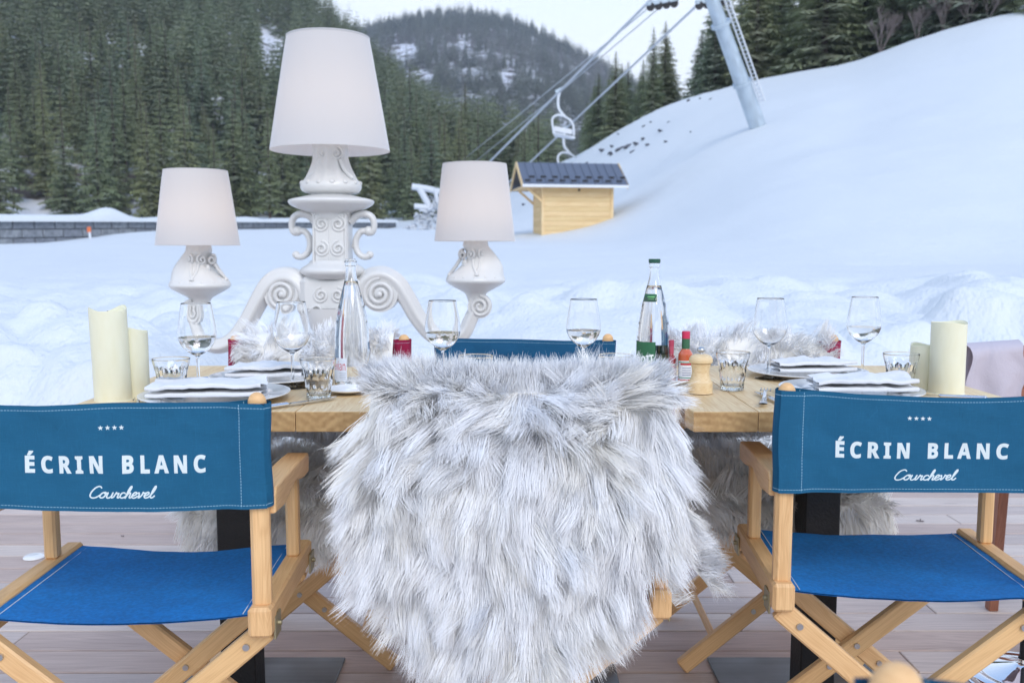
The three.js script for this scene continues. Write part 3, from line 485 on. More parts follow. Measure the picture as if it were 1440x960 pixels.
// ---------------------------------------------------------------- the candelabrum lamp
{
  const D = 3.8, c0 = atD(468, 400, D), lamp = thing('candelabrum_lamp', 'tall white baroque candelabrum floor lamp with three lit white shades', 'floor lamp', undefined, [c0.x, 0, c0.z]);
  const q = (px, py, z = 0) => { const p = atD(px, py, D); return V(p.x - c0.x, p.y, z); }, s = q(469, 400).x - q(468, 400).x, Y = (py) => q(468, py).y;
  const prof = (cx, pts, seg = 48, per = 4) => latheS(pts.map(([r, py]) => [r * s, Y(py)]), seg, per).translate(q(cx, 400).x, 0, 0);
  const spiral = (cx, cy, r, turns, dir, z, w, a0 = 0) => { const pts = []; for (let i = 0; i <= 40; i++) { const t = i / 40, a = a0 + dir * t * turns * 2 * Math.PI, R = r * (1 - 0.86 * t); const p = q(cx + Math.cos(a) * R, cy - Math.sin(a) * R, z * s + t * 2.5 * s); pts.push(p); } return tube(pts, w * s, 60, 7); };
  // stem and foot, hidden behind the table
  part('foot', latheS([[0, 0], [0.26, 0], [0.27, 0.03], [0.2, 0.06], [0.1, 0.1], [0.075, 0.16], [0.085, 0.3], [0.07, 0.45], [0.09, Y(460)]], 40, 5), M.plastic, lamp);
  // column
  const fluted = (g, n, amt, y0, y1) => { const p = g.attributes.position; for (let i = 0; i < p.count; i++) { const y = p.getY(i); if (y < y0 || y > y1) continue; const w = Math.sin((y - y0) / (y1 - y0) * Math.PI), x = p.getX(i), z = p.getZ(i), a = Math.atan2(z, x), k = 1 + amt * w * Math.cos(n * a); p.setX(i, x * k); p.setZ(i, z * k); } g.computeVertexNormals(); return g; };
  const column = part('column', [fluted(prof(468, [[22, 196], [25, 208], [24, 222], [27, 234], [31, 243], [36, 252], [41, 258], [42, 264], [38, 270], [28, 273], [30, 276]], 96, 5), 12, 0.05, Y(262), Y(205)),
    prof(468, [[28, 274], [40, 277], [57, 281], [59, 285], [54, 290], [40, 296], [29, 300], [27, 306], [24, 312]])], M.plastic, lamp);
  const block = (px0, px1, y0, y1, dp, bev) => { const a = q(px0, y0), b = q(px1, y1); return bevelBox(b.x - a.x, a.y - b.y, dp * s, bev * s, 1).translate((a.x + b.x) / 2, (a.y + b.y) / 2, 0); };
  part('body', [block(443, 493, 298, 376, 50, 5), prof(468, [[30, 366], [34, 371], [42, 376], [45, 380], [43, 385], [36, 389], [30, 392]]), block(426, 510, 387, 440, 56, 8), prof(468, [[40, 432], [36, 450], [28, 470]])], M.plastic, lamp);
  const rel = [];
  for (const [cx, cy, dr] of [[457, 316, 1], [480, 316, -1], [457, 350, -1], [480, 350, 1], [457, 414, 1], [480, 414, -1]]) rel.push(spiral(cx, cy, 11, 1.9, dr, cy > 400 ? 27 : 24, 2.2, dr > 0 ? Math.PI / 2 : Math.PI / 2));
  for (const [x0, y0, x1, y1] of [[468, 304, 468, 372], [446, 303, 446, 371], [490, 303, 490, 371]]) rel.push(straight(q(x0, y0, 24 * s), q(x1, y1, 24 * s), 1.8 * s, 6));
  rel.push(tube([q(440, 436, 27 * s), q(452, 428, 29 * s), q(468, 446, 29 * s), q(484, 428, 29 * s), q(498, 436, 27 * s)], 2 * s, 24, 6));
  for (const sd of [-1, 1]) { rel.push(spiral(468 + sd * 9, 218, 9, 1.6, -sd, 20, 2.2, Math.PI / 2)); rel.push(tube([q(468 + sd * 14, 226, 21 * s), q(468 + sd * 20, 240, 22 * s), q(468 + sd * 31, 252, 20 * s)], 3 * s, 12, 7)); }
  for (let k = 0; k < 14; k++) { const a = k / 14 * 2 * Math.PI; rel.push(new THREE.SphereGeometry(4.6 * s, 10, 8).scale(1, 0.75, 1).translate(Math.cos(a) * 39 * s, Y(258), Math.sin(a) * 39 * s)); }
  part('relief', rel, M.plastic, lamp);
  for (const sd of [-1, 1]) { // bracket scrolls beside the body
    const p = (dx, y) => q(468 + sd * dx, y);
    part('scroll_bracket', [sweep([p(24, 312), p(34, 303), p(46, 301), p(55, 306), p(58, 317), p(55, 327), p(49, 328)], (t) => (6 - 2 * t) * s, (t) => (9 - 3 * t) * s, 36, 12), new THREE.SphereGeometry(7 * s, 14, 10).scale(1, 1, 1.2).translate(...p(50, 325).toArray()),
      sweep([p(50, 326), p(41, 325), p(34, 333), p(32, 345), p(36, 356), p(44, 361), p(52, 360)], (t) => 4.6 * s, (t) => 7 * s, 36, 12), new THREE.SphereGeometry(5.5 * s, 12, 10).translate(...p(52, 358).toArray()), new THREE.SphereGeometry(5 * s, 12, 10).translate(...p(31, 346).toArray())], M.plastic, lamp);
  }
  for (const sd of [-1, 1]) { // the two great arms
    const dy = sd < 0 ? 7 : 0, p = (dx, y, z = 0) => q(468 + sd * dx, y + dy * smooth(60, 160, dx), z);
    const arm = part('arm', [sweep([p(34, 425), p(40, 406), p(54, 391), p(72, 388), p(89, 398), p(104, 420), p(121, 449), p(142, 472), p(164, 479), p(184, 469), p(194, 450), p(202, 432)], (t, a) => (14.5 - 5 * t) * s * (1 + 0.07 * Math.cos(5 * a)), (t, a) => (20 - 7 * t) * s * (1 + 0.07 * Math.cos(5 * a)), 90, 40),
      new THREE.CylinderGeometry(25 * s, 25 * s, 30 * s, 36).rotateX(Math.PI / 2).translate(...p(68, 413).toArray())], M.plastic, lamp);
    part('volute', [spiral(468 + sd * 68, 413, 23, 2.4, sd > 0 ? 1 : -1, 15, 3.2, Math.PI / 2), new THREE.SphereGeometry(4.5 * s, 12, 10).translate(...p(68, 413, 18 * s).toArray())], M.plastic, arm);
    const hx = 468 + sd * 202 + (sd < 0 ? 16 : 0), sx = sd < 0 ? 281 : 669;
    part('volute', [new THREE.CylinderGeometry(17 * s, 17 * s, 22 * s, 30).rotateX(Math.PI / 2).translate(...q(sx + (sd < 0 ? -8 : 6), 430 + dy).toArray()), spiral(sx + (sd < 0 ? -8 : 6), 430 + dy, 15, 2, sd > 0 ? -1 : 1, 11, 2.6, Math.PI / 2)], M.plastic, arm);
    // dish and bell that carry the small shade
    const yy = dy;
    const holder = part('shade_holder', [fluted(prof(sx, [[15, 330 + yy], [18, 345 + yy], [19, 356 + yy], [23, 366 + yy], [31, 378 + yy], [39, 388 + yy], [42, 394 + yy], [38, 399 + yy], [26, 406 + yy], [16, 412 + yy], [12, 420 + yy], [10, 428 + yy]], 96, 5), 10, 0.05, Y(388 + yy), Y(346 + yy))], M.plastic, lamp);
    const orn = []; for (const a of [0, 1.57, 3.14, 4.71]) { const set = []; for (const e of [-1, 1]) { set.push(spiral(468 + e * 7.5, 358, 7, 1.5, -e, 17.5, 2, Math.PI / 2)); set.push(tube([q(468 + e * 12, 364, 18.5 * s), q(468 + e * 17, 374, 22.5 * s), q(468 + e * 28, 387, 26 * s)], 2.2 * s, 10, 6)); } set.push(new THREE.SphereGeometry(3.6 * s, 10, 8).scale(1, 1.6, 1).translate(...q(468, 370, 22 * s).toArray())); orn.push(merge(set).rotateY(a + (sd < 0 ? -0.75 : 0.85)).translate(q(sx, 400).x, -yy * s, 0)); }
    for (let k = 0; k < 16; k++) { const a = k / 16 * 2 * Math.PI; orn.push(new THREE.SphereGeometry(4 * s, 10, 8).scale(1, 0.8, 1).translate(q(sx, 400).x + Math.cos(a) * 37 * s, Y(390 + yy), Math.sin(a) * 37 * s)); }
    part('ornament', orn, M.plastic, holder);
  }
  const bulbM = std({ color: lin(0.9, 0.8, 0.6), emissive: lin(1.0, 0.72, 0.42), emissiveIntensity: 0.6 });
  for (const [cx, yt, yb, rt, rb, power] of [[468, 57, 212, 57, 82, 0.055], [280, 242, 345, 43.5, 57, 0.04], [668, 233, 339, 45, 56.5, 0.04]]) {
    const sh = part('shade', prof(cx, [[0, yt - 2.5], [rt * 0.5, yt - 2.3], [rt - 2.5, yt - 1], [rt, yt + 2], [rt + (rb - rt) * 0.5, (yt + yb) / 2], [rb, yb]], 72, 6), M.shade, lamp);
    const bulb = part('bulb', new THREE.SphereGeometry(11 * s, 16, 12).translate(q(cx, 400).x, Y(lerp(yt, yb, 0.62)), 0), bulbM, sh);
    part('bulb_socket', new THREE.CylinderGeometry(8 * s, 9 * s, Math.abs(Y(lerp(yt, yb, 0.68)) - Y(yb + 2)), 14).translate(q(cx, 400).x, (Y(lerp(yt, yb, 0.68)) + Y(yb + 2)) / 2, 0), M.plastic, sh);
    const l = new THREE.PointLight(new THREE.Color(1.0, 0.70, 0.42), power, 0, 2); l.position.copy(V(q(cx, 400).x, Y(lerp(yt, yb, 0.62)), 0)); l.castShadow = true; lamp.add(l); l.name = 'bulb_light';
  }
}

// ---------------------------------------------------------------- director's chairs
const TEAL = [8, 89, 126], FAB = { w: 0.2725, y0: 0.675, y1: 0.864 };
function drawScript(g, x0, y0, k) {
  const L = {
    C: ['M1.5 1.7 C1.2 2.15 .5 1.95 .2 1.1 C-.05 .4 .3 0 .8 0 C1.2 0 1.5 .3 1.75 .5', 1.6], o: ['M.9 .95 C.4 1.05 .1 .6 .15 .3 C.2 -.05 .8 -.1 .95 .4 C1.05 .8 .8 1 .6 .85 C.8 .7 1.1 .75 1.3 .8', 1.15],
    u: ['M.1 .9 L.1 .3 C.1 -.1 .7 -.1 .85 .4 L.9 .9 L.88 .25 C.9 -.05 1.1 0 1.25 .25', 1.15], r: ['M.1 .25 L.3 .95 L.34 .75 C.5 .7 .65 .85 .72 .8 L.68 .2 C.7 -.05 .9 0 1.0 .2', 0.95],
    c: ['M.8 .75 C.7 1.0 .15 1 .12 .45 C.1 -.05 .7 -.1 1.0 .3', 0.9], h: ['M.1 .2 C.5 1 .7 1.9 .45 1.95 C.25 1.9 .2 1 .15 0 C.3 .9 .8 1.2 .78 .6 L.75 .2 C.78 -.05 1 0 1.1 .25', 1.0],
    e: ['M.1 .35 C.6 .45 .9 .7 .65 .92 C.4 1.1 .1 .7 .15 .35 C.2 -.1 .75 -.05 1.0 .3', 0.9], v: ['M.05 .8 C.2 1 .3 .8 .35 .05 C.6 .1 .85 .6 .8 .95 C.9 .8 1.05 .8 1.15 .85', 1.05], l: ['M.1 .3 C.5 .9 .75 1.9 .5 1.95 C.25 1.95 .2 .6 .25 .25 C.3 -.1 .7 0 .85 .35', 0.8],
  };
  let x = 0; g.lineCap = 'round'; g.lineJoin = 'round'; g.lineWidth = k * 0.24; g.strokeStyle = 'rgb(214,226,230)';
  for (const ch of 'Courchevel') {
    const [d, adv] = L[ch], tk = d.match(/[MLC]|-?[\d.]+/g); let i = 0, cmd = 'M'; g.beginPath();
    const P = () => { const a = +tk[i++], b = +tk[i++]; return [x0 + (x + a + 0.42 * b) * k, y0 - b * k]; };
    while (i < tk.length) { if (/[MLC]/.test(tk[i])) cmd = tk[i++]; if (cmd === 'M') g.moveTo(...P()); else if (cmd === 'L') g.lineTo(...P()); else { const a = P(), b = P(), c = P(); g.bezierCurveTo(...a, ...b, ...c); } }
    g.stroke(); x += adv;
  }
}
function fabricTexture(rgb, printed, seed) { // upper half of the picture: outer face; lower half: inner face
  const W = 2048, Hh = 736, c = document.createElement('canvas'); c.width = W; c.height = Hh * 2; const g = c.getContext('2d'), r = rng(seed);
  g.fillStyle = `rgb(${rgb})`; g.fillRect(0, 0, W, Hh * 2);
  for (let i = 0; i < 9000; i++) { const k = r() < 0.5 ? '0,20,40' : '120,190,220', v = r() < 0.5; g.fillStyle = `rgba(${k},${0.03 + 0.05 * r()})`; const l = 10 + 70 * r(); g.fillRect(r() * W, r() * Hh * 2, v ? 2 : l, v ? l : 2); }
  for (let i = 0; i < 60; i++) { g.strokeStyle = `rgba(${r() < 0.6 ? '90,150,180' : '0,40,70'},${0.05 + 0.06 * r()})`; g.lineWidth = 2 + 5 * r(); const x = r() * W, y = r() * Hh * 2; g.beginPath(); g.moveTo(x, y); g.bezierCurveTo(x + 40 * (r() - 0.5), y + 60, x + 90 * (r() - 0.5), y + 90 * r(), x + 160 * (r() - 0.5), y + 160 * (r() - 0.3)); g.stroke(); }
  const stitch = (x0, y0, x1, y1) => { g.strokeStyle = 'rgba(170,195,212,0.85)'; g.lineWidth = 5; g.setLineDash([15, 6]); g.beginPath(); g.moveTo(x0, y0); g.lineTo(x1, y1); g.stroke(); g.setLineDash([]); };
  for (const o of [0, Hh]) { stitch(0, o + 34, W, o + 34); stitch(0, o + Hh - 26, W, o + Hh - 26); for (const x of [190, W - 190]) stitch(x, o + 10, x, o + Hh - 10); }
  if (printed) {
    const ink = 'rgb(218,228,230)'; g.fillStyle = ink; g.textBaseline = 'alphabetic'; g.textAlign = 'center'; g.font = 'bold 150px sans-serif';
    const word = 'ÉCRIN BLANC', gap = 36; let tot = 0; const ws = [...word].map((ch) => { const w = ch === ' ' ? 52 : g.measureText(ch).width; tot += w + gap; return w; }); tot -= gap;
    let x = W / 2 - tot / 2; const sc = 1200 / tot; g.save(); g.translate(W / 2, 470); g.scale(sc, 1.06); g.translate(-W / 2, -470);
    [...word].forEach((ch, i) => { g.fillText(ch, x + ws[i] / 2, 470); g.strokeStyle = ink; g.lineWidth = 7; g.strokeText(ch, x + ws[i] / 2, 470); x += ws[i] + gap; }); g.restore();
    for (let i = 0; i < 4; i++) { const cx = W / 2 - 20 + (i - 1.5) * 45, cy = 165; g.beginPath(); for (let k = 0; k < 10; k++) { const R = k % 2 ? 8 : 19, a = -Math.PI / 2 + k * Math.PI / 5; g[k ? 'lineTo' : 'moveTo'](cx + R * Math.cos(a), cy + R * Math.sin(a)); } g.closePath(); g.fill(); }
    drawScript(g, W / 2 - 185, 640, 41);
  }
  const t = new THREE.CanvasTexture(c); t.colorSpace = THREE.SRGBColorSpace; t.magFilter = THREE.LinearFilter; return t;
}
M.backPrinted = std({ map: fabricTexture(TEAL, true, 5), roughness: 0.85, bumpMap: weaveB, bumpScale: 0.0005 });
M.backPlain = std({ map: fabricTexture([8, 84, 126], false, 9), roughness: 0.85, bumpMap: weaveB, bumpScale: 0.0005 });
M.backCrimson = std({ map: fabricTexture([150, 18, 66], false, 13), roughness: 0.85, bumpMap: weaveB, bumpScale: 0.0005 });
function backFabricGeo(seed) {
  const w = FAB.w, px = 0.25, path = []; // closed outline seen from above: outer face left to right, round the post, inner face back
  const N = 40; for (let i = 0; i <= N; i++) { const x = lerp(-w + 0.006, w - 0.006, i / N); path.push([x, 0.022 - 0.015 * smooth(0.235, 0.19, Math.abs(x)), (x + w) / (2 * w), 1]); }
  for (let i = 1; i < 8; i++) { const a = Math.PI / 2 - i / 8 * Math.PI; path.push([px + 0.0235 * Math.cos(a), 0.022 * Math.sin(a), 0.985 + 0.015 * i / 8, 1]); }
  for (let i = N; i >= 0; i--) { const x = lerp(-w + 0.006, w - 0.006, i / N); path.push([x, -0.022 + 0.026 * smooth(0.235, 0.19, Math.abs(x)), (x + w) / (2 * w), 0]); }
  for (let i = 1; i <= 8; i++) { const a = -Math.PI / 2 - i / 8 * Math.PI; path.push([-px + 0.0235 * Math.cos(a), 0.022 * Math.sin(a), 0.015 * (1 - i / 8), i === 8 ? 1 : 0]); }
  const rows = 26, pos = [], uv = [], idx = [];
  for (let j = 0; j <= rows; j++) for (const [x, z, u, side] of path) {
    const t = j / rows, ax = Math.abs(x), mid = smooth(0.25, 0.1, ax);
    const wr = (fbm(x * 16 + seed, t * 3.0, 3, 31) - 0.5) * 0.010 * smooth(0.265, 0.2, ax) + (fbm((ax - 0.25) * 30, t * 9 + seed, 3, 37) - 0.5) * 0.003 * smooth(0.16, 0.22, ax);
    const edge = 0.004 * Math.sin(x * 9 + seed) * (2 * t - 1), sag = -0.005 * mid * (1 - t) - 0.006 * mid * t;
    pos.push(x * (1 + 0.006 * Math.sin(t * 7 + seed) * smooth(0.2, 0.26, ax)), lerp(FAB.y0, FAB.y1, t) + edge + sag * 0.7, z + wr); uv.push(u, side ? 0.5 + 0.5 * t : 0.5 * t);
  }
  const n = path.length; for (let j = 0; j < rows; j++) for (let i = 0; i < n - 1; i++) { const a = j * n + i, b = a + n; idx.push(a, a + 1, b, a + 1, b + 1, b); }
  const g = new THREE.BufferGeometry(); g.setAttribute('position', new THREE.Float32BufferAttribute(pos, 3)); g.setAttribute('uv', new THREE.Float32BufferAttribute(uv, 2)); g.setIndex(idx); g.computeVertexNormals(); return g;
}
function directorsChair(label, group, back, seat, seed = 1) {
  const t = thing('directors_chair', label, 'chair', group), X = 0.25, zF = -0.36;
  for (const s of [-1, 1]) {
    const post = part('back_post', [bar(V(s * X, 0.49, 0), V(s * X, 0.852, 0), 0.034, 0.026, 0.007, 0, 3 + s), new THREE.CapsuleGeometry(0.0165, 0.012, 6, 14).scale(1, 1.1, 0.85).translate(s * X, 0.856, 0)], M.beech, t);
    part('side_rail', bar(V(s * X, 0.466, 0.022), V(s * X, 0.466, zF - 0.02), 0.037, 0.05, 0.005, 0, 7 + s), M.beech2, t);
    part('post_block', box(0.042, 0.056, 0.05, s * X, 0.468, 0.006, 0.006, 1, 9 + s), M.beech, t);
    part('arm_post', bar(V(s * X, 0.49, zF + 0.085), V(s * X, 0.66, zF + 0.085), 0.026, 0.03, 0.005, 0, 11 + s), M.beech2, t);
    const sh = new THREE.Shape(); sh.moveTo(0.0, 0.004); sh.lineTo(0.012, 0.017); sh.lineTo(0.10, 0.019); sh.bezierCurveTo(0.2, 0.020, 0.25, 0.024, 0.385, 0.020); sh.lineTo(0.392, 0.012); sh.lineTo(0.388, -0.014); sh.bezierCurveTo(0.32, -0.018, 0.28, -0.012, 0.24, -0.004); sh.bezierCurveTo(0.19, 0.0, 0.15, -0.022, 0.09, -0.026); sh.lineTo(0.0, -0.022);
    const ag = new THREE.ExtrudeGeometry(sh, { depth: 0.038, bevelEnabled: true, bevelSize: 0.004, bevelThickness: 0.004, bevelSegments: 2, steps: 1, curveSegments: 8 }).translate(0, 0, -0.019).scale(0.80, 1, 1).rotateZ(-0.03).rotateY(Math.PI / 2).translate(s * (X + 0.004), 0.685, -0.010);
    metreUV(ag, 2, seed, s); part('armrest', ag, M.beech, t);
    for (const z of [-0.02, zF]) part('hinge', [box(0.004, 0.042, 0.045, s * (X + 0.021), 0.447, z + 0.0, 0.001), new THREE.CylinderGeometry(0.005, 0.005, 0.01, 10).rotateZ(Math.PI / 2).translate(s * (X + 0.024), 0.45, z)], M.brass, t);
    part('stretcher', straight(V(s * (X - 0.092), 0.088, -0.02), V(s * (X - 0.092), 0.088, zF + 0.02), 0.010, 10), M.beech2, t);
  }
  for (const [z, o] of [[-0.012, 0.0125], [zF + 0.012, -0.0125]]) for (const s of [-1, 1]) {
    const leg = part('leg', bar(V(-s * (X + 0.002), 0.437, z + s * o), V(s * (X - 0.004), 0.012, z + s * o), 0.024, 0.042, 0.004, 0, 17 + s), s > 0 ? M.beech : M.beech2, t);
    for (const k of [0.07, 0.5, 0.62]) part('bolt', new THREE.CylinderGeometry(0.0065, 0.0065, 0.034, 10).rotateX(Math.PI / 2).translate(lerp(-s * X, s * X, k), lerp(0.437, 0.012, k), z + s * o), M.steel, leg);
  }
  part('folding_brace', [bar(V(-0.09, 0.29, 0.024), V(0.005, 0.31, 0.026), 0.003, 0.022, 0.001), bar(V(-0.005, 0.31, 0.029), V(0.09, 0.29, 0.027), 0.003, 0.022, 0.001), new THREE.CylinderGeometry(0.006, 0.006, 0.012, 10).rotateX(Math.PI / 2).translate(0, 0.31, 0.029)], M.brass, t);
  part('back_fabric', backFabricGeo(seed), back, t);
  const seatG = sheetGeo(30, 24, (u, v) => { const x = lerp(-0.233, 0.233, u), z = lerp(0.022, zF - 0.012, v), k = 1 - (2 * u - 1) ** 2; return V(x, 0.483 - 0.013 * k - 0.006 * k * Math.sin(v * 3.1) + 0.004 * Math.sin(u * 7 + seed) * (v > 0.5 ? v - 0.5 : 0) + (fbm(u * 5 + seed, v * 5, 3, 43) - 0.5) * 0.005, z); }, [0.47, 0.39]);
  const st = part('seat_fabric', seatG, seat, t);
  const low = seatG.clone(); low.translate(0, -0.003, 0); part('seat_lining', low, seat, st);
  for (const s of [-1, 1]) part('stitching', tube([0, 0.25, 0.5, 0.75, 1].map((k) => V(s * 0.218, 0.4835 - 0.0022, lerp(0.018, zF - 0.008, k))), 0.0011, 16, 5), M.stitch, st);
  return t;
}
const chairAt = (px, py, side, yaw, facing = 0) => { const p = onH(px, py, 0.872); const o = V(side * 0.25, 0, 0).applyAxisAngle(V(0, 1, 0), yaw + facing); return [[p.x - o.x, 0, p.z - o.z], yaw + facing]; };
const place = (o, [pos, turn]) => { o.position.set(...pos); o.rotation.y = turn; return o; };
const chairL = place(directorsChair('teal printed director chair before the two left-hand candles, pulled to the table', undefined, M.backPrinted, M.seatBlue, 1), chairAt(361, 558, 1, 0.035));
chairL.userData.label = 'teal director chair with printed lettering, in front of the leaning tall candle';
const chairR = place(directorsChair('teal director chair with printed lettering, next to the pepper mill side of the table', undefined, M.backPrinted, M.seatBlue, 4), chairAt(1107, 544, -1, -0.07));
const chairC = place(directorsChair('crimson director chair hidden under a long white sheepskin, between two printed teal chairs', undefined, M.backCrimson, M.crimson, 2), chairAt(931, 548, 1, 0));
const chairFC = place(directorsChair('plain teal director chair without lettering, across the table facing the fleece-covered chair', undefined, M.backPlain, M.seatBlue, 7), chairAt(855, 473, -1, 0, Math.PI));
const chairFL = place(directorsChair('crimson director chair with a sheepskin over its back, in front of the candelabrum lamp', undefined, M.backCrimson, M.crimson, 5), chairAt(568, 474, -1, 0.03, Math.PI));
const chairFR = place(directorsChair('crimson director chair under a sheepskin, across the table beside the pepper mill and glasses', undefined, M.backCrimson, M.crimson, 6), chairAt(1172, 474, -1, -0.02, Math.PI));
const chairN = place(directorsChair('director chair of which only the rounded tip of a back post shows', undefined, M.backPlain, M.seatBlue, 8), chairAt(1262, 951, 1, 0, Math.PI));

// ---------------------------------------------------------------- table
const TH = 0.805, TF = 1.823, TB = 2.56;
{
  const t = thing('plank_table', 'long pale timber table of thick cross planks on black steel pedestals', 'table'), r = rng(17);
  const edges = [-0.93, -0.70, -0.44, -0.20, 0.06, 0.40, 0.50, 0.72, 0.91, 1.096];
  for (let i = 0; i < edges.length - 1; i++) {
    const a = edges[i] + 0.0025, b = edges[i + 1] - 0.0025, wavyR = i === 4, wavyL = i === 5, n = 26, outline = [];
    const live = (z) => 0.030 * Math.sin(z * 9 + 0.6) + 0.012 * Math.sin(z * 23) - 0.01;
    const L = [], R = [];
    for (let k = 0; k <= n; k++) { const z = lerp(TF, TB, k / n); L.push([wavyL ? a + live(z) * 0.9 - 0.008 + 0.02 * smooth(0.15, 0, (z - TF)) : a, z]); R.push([wavyR ? b + live(z) * 0.9 - 0.016 - 0.022 * smooth(0.12, 0, z - TF) : b, z]); }
    const sh = new THREE.Shape(); const pts = (wavyL || wavyR) ? [...R, ...L.reverse()] : [R[0], R[n], L[n], L[0]];
    pts.forEach(([x, z], k) => k ? sh.lineTo(x, z) : sh.moveTo(x, z)); sh.closePath();
    const dz = (r() - 0.5) * 0.004;
    let g = new THREE.ExtrudeGeometry(sh, { depth: 0.037, bevelEnabled: true, bevelThickness: 0.0025, bevelSize: 0.0015, bevelSegments: 2, steps: 1 }).rotateX(-Math.PI / 2).translate(0, TH - 0.0395, dz);
    g = metreUV(g.toNonIndexed ? (g.index ? g.toNonIndexed() : g) : g, 2, r() * 5, r() * 5);
    // faces that point along the plank show end grain
    g.clearGroups(); const nn = g.attributes.normal, idxA = [], idxB = []; for (let k = 0; k < nn.count; k += 3) (Math.abs(nn.getZ(k)) > 0.8 ? idxB : idxA).push(k, k + 1, k + 2);
    g.setIndex([...idxA, ...idxB]); g.addGroup(0, idxA.length, 0); g.addGroup(idxA.length, idxB.length, 1);
    part('plank', g, [M.plank[i % 2], M.endgrain], t);
  }
  for (const x of [-0.677, 0.066, 0.756]) {
    part('pedestal', box(0.085, TH - 0.06, 0.085, x, (TH - 0.045) / 2, -2.2, 0.003, 1), M.blackSteel, t);
    part('base_plate', box(0.43, 0.008, 0.45, x, 0.0045, -2.2, 0.002), M.plateSteel, t);
    part('top_plate', box(0.22, 0.006, 0.34, x, TH - 0.044, -2.2, 0.001), M.blackSteel, t);
  }
}
const onTable = (px, py) => onH(px, py, TH + 0.0015);
const P3 = (v) => [v.x, v.y, v.z];

// candles
function candle(px, py, r, h, seed, label, tilt = 0) {
  const p = onTable(px, py), g = latheS([[0, 0], [r * 0.97, 0.0], [r, 0.004], [r, h * 0.5], [r, h - 0.004], [r * 0.97, h], [r * 0.9, h - 0.001], [r * 0.84, h - 0.009], [r * 0.4, h - 0.012], [0, h - 0.012]], 56, 6), q = g.attributes.position;
  for (let i = 0; i < q.count; i++) { const y = q.getY(i), a = Math.atan2(q.getZ(i), q.getX(i)), w = smooth(h * 0.8, h, y); q.setY(i, y + w * (seed < 3 ? 0.005 : 0.0022) * (Math.sin(a * 2 + seed) + 0.6 * Math.sin(a * 3 + seed * 2) - 0.8)); const k = 1 + 0.02 * (fbm(Math.cos(a) * 2 + 5 + y * 20, Math.sin(a) * 2 + seed, 3, 9) - 0.5); q.setX(i, q.getX(i) * k); q.setZ(i, q.getZ(i) * k); }
  g.computeVertexNormals();
  const t = thing('pillar_candle', label, 'candle', undefined, P3(p), seed); t.rotation.z = tilt; part('wax', g, M.wax, t); part('wick', new THREE.CylinderGeometry(0.001, 0.001, 0.012, 6).translate(0, h - 0.009, 0), M.blackSteel, t); return t;
}
candle(159, 561, 0.0385, 0.197, 1, 'tall ivory pillar candle standing before a slimmer candle and the snow bank', 0.025);
candle(190, 556, 0.031, 0.148, 2, 'slimmer ivory pillar candle half hidden behind the tallest candle', 0.02);
candle(1331, 551, 0.038, 0.160, 3, 'thick ivory pillar candle near the cloth-draped brown chair');
candle(1299, 546, 0.032, 0.105, 4, 'short ivory pillar candle tucked behind a tumbler and the thick candle');

// glassware
const wineG = latheS([[0, 0.0005], [0.02, 0.0005], [0.0325, 0.0005], [0.0335, 0.0016], [0.022, 0.0045], [0.008, 0.009], [0.0042, 0.018], [0.0036, 0.04], [0.0037, 0.07], [0.0052, 0.082], [0.018, 0.0905], [0.0335, 0.105], [0.0425, 0.125], [0.0425, 0.145], [0.0385, 0.172], [0.0335, 0.2018], [0.0330, 0.2023], [0.0325, 0.2018], [0.0375, 0.172], [0.0416, 0.145], [0.0416, 0.125], [0.0326, 0.106], [0.0172, 0.0925], [0.004, 0.0885], [0, 0.0884]], 56, 4);
const waterG = lathe([[0, 0.0886], [0.0045, 0.0888], [0.0174, 0.0926], [0.0258, 0.0985], [0.0329, 0.106], [0.038, 0.1135], [0.0409, 0.121], [0.0416, 0.1262], [0.041, 0.1262], [0, 0.1260]], 48);
const SETTING = 'stemmed wine glasses along the table';
function wineGlass(px, rimY, full, label) { const r = ray(px, rimY), D = (TH + 0.202 - EYE) * r.f / r.y, p = atD(px, rimY, D), t = thing('wine_glass', label, 'glass', SETTING, [p.x, TH + 0.001, p.z]); part('bowl_and_stem', wineG, M.glass, t); if (full) part('water', waterG, M.water, t); return t; }
wineGlass(275, 428, true, 'wine glass with water standing nearest the ivory candles with the snow bank behind');
wineGlass(409, 426, false, 'empty wine glass in front of the candelabrum arm, beside the clear red-lettered bottle');
wineGlass(622, 424, true, 'water-filled wine glass below the smaller lamp shade nearest the timber hut');
wineGlass(821, 422, true, 'water-filled wine glass in front of the plain teal chair back');
wineGlass(1084, 421, false, 'empty wine glass in front of the sheepskin-covered far chair, by the pepper mill tumbler');
wineGlass(1217, 419, true, 'wine glass with water between two folded napkins, left of the thick candle');
const tumblerG = (() => {
  const H = 0.088, pts = [[0, 0.001], [0.024, 0.001], [0.0265, 0.004], [0.0275, 0.010], [0.0305, 0.040], [0.0345, 0.062], [0.0385, 0.080], [0.0398, H], [0.0392, H + 0.0008], [0.0384, H], [0.0368, 0.08], [0.0325, 0.062], [0.0282, 0.04], [0.0245, 0.014], [0.018, 0.0115], [0, 0.0115]];
  const c = new THREE.SplineCurve(pts.map(([r, y]) => new THREE.Vector2(r, y))).getPoints(70); const g = new THREE.LatheGeometry(c.map((p) => { p.x = Math.max(0, p.x); return p; }), 108), q = g.attributes.position;
  for (let i = 0; i < q.count; i++) { const x = q.getX(i), z = q.getZ(i), y = q.getY(i), R = Math.hypot(x, z), a = Math.atan2(z, x), out = R > lerp(0.0255, 0.037, y / H) ? 1 : 0; const k = 1 - out * 0.075 * smooth(0.004, 0.012, y) * smooth(0.076, 0.062, y) * Math.pow(Math.abs(Math.cos(a * 5)), 0.7); q.setX(i, x * k); q.setZ(i, z * k); }
  g.computeVertexNormals(); return g;
})();
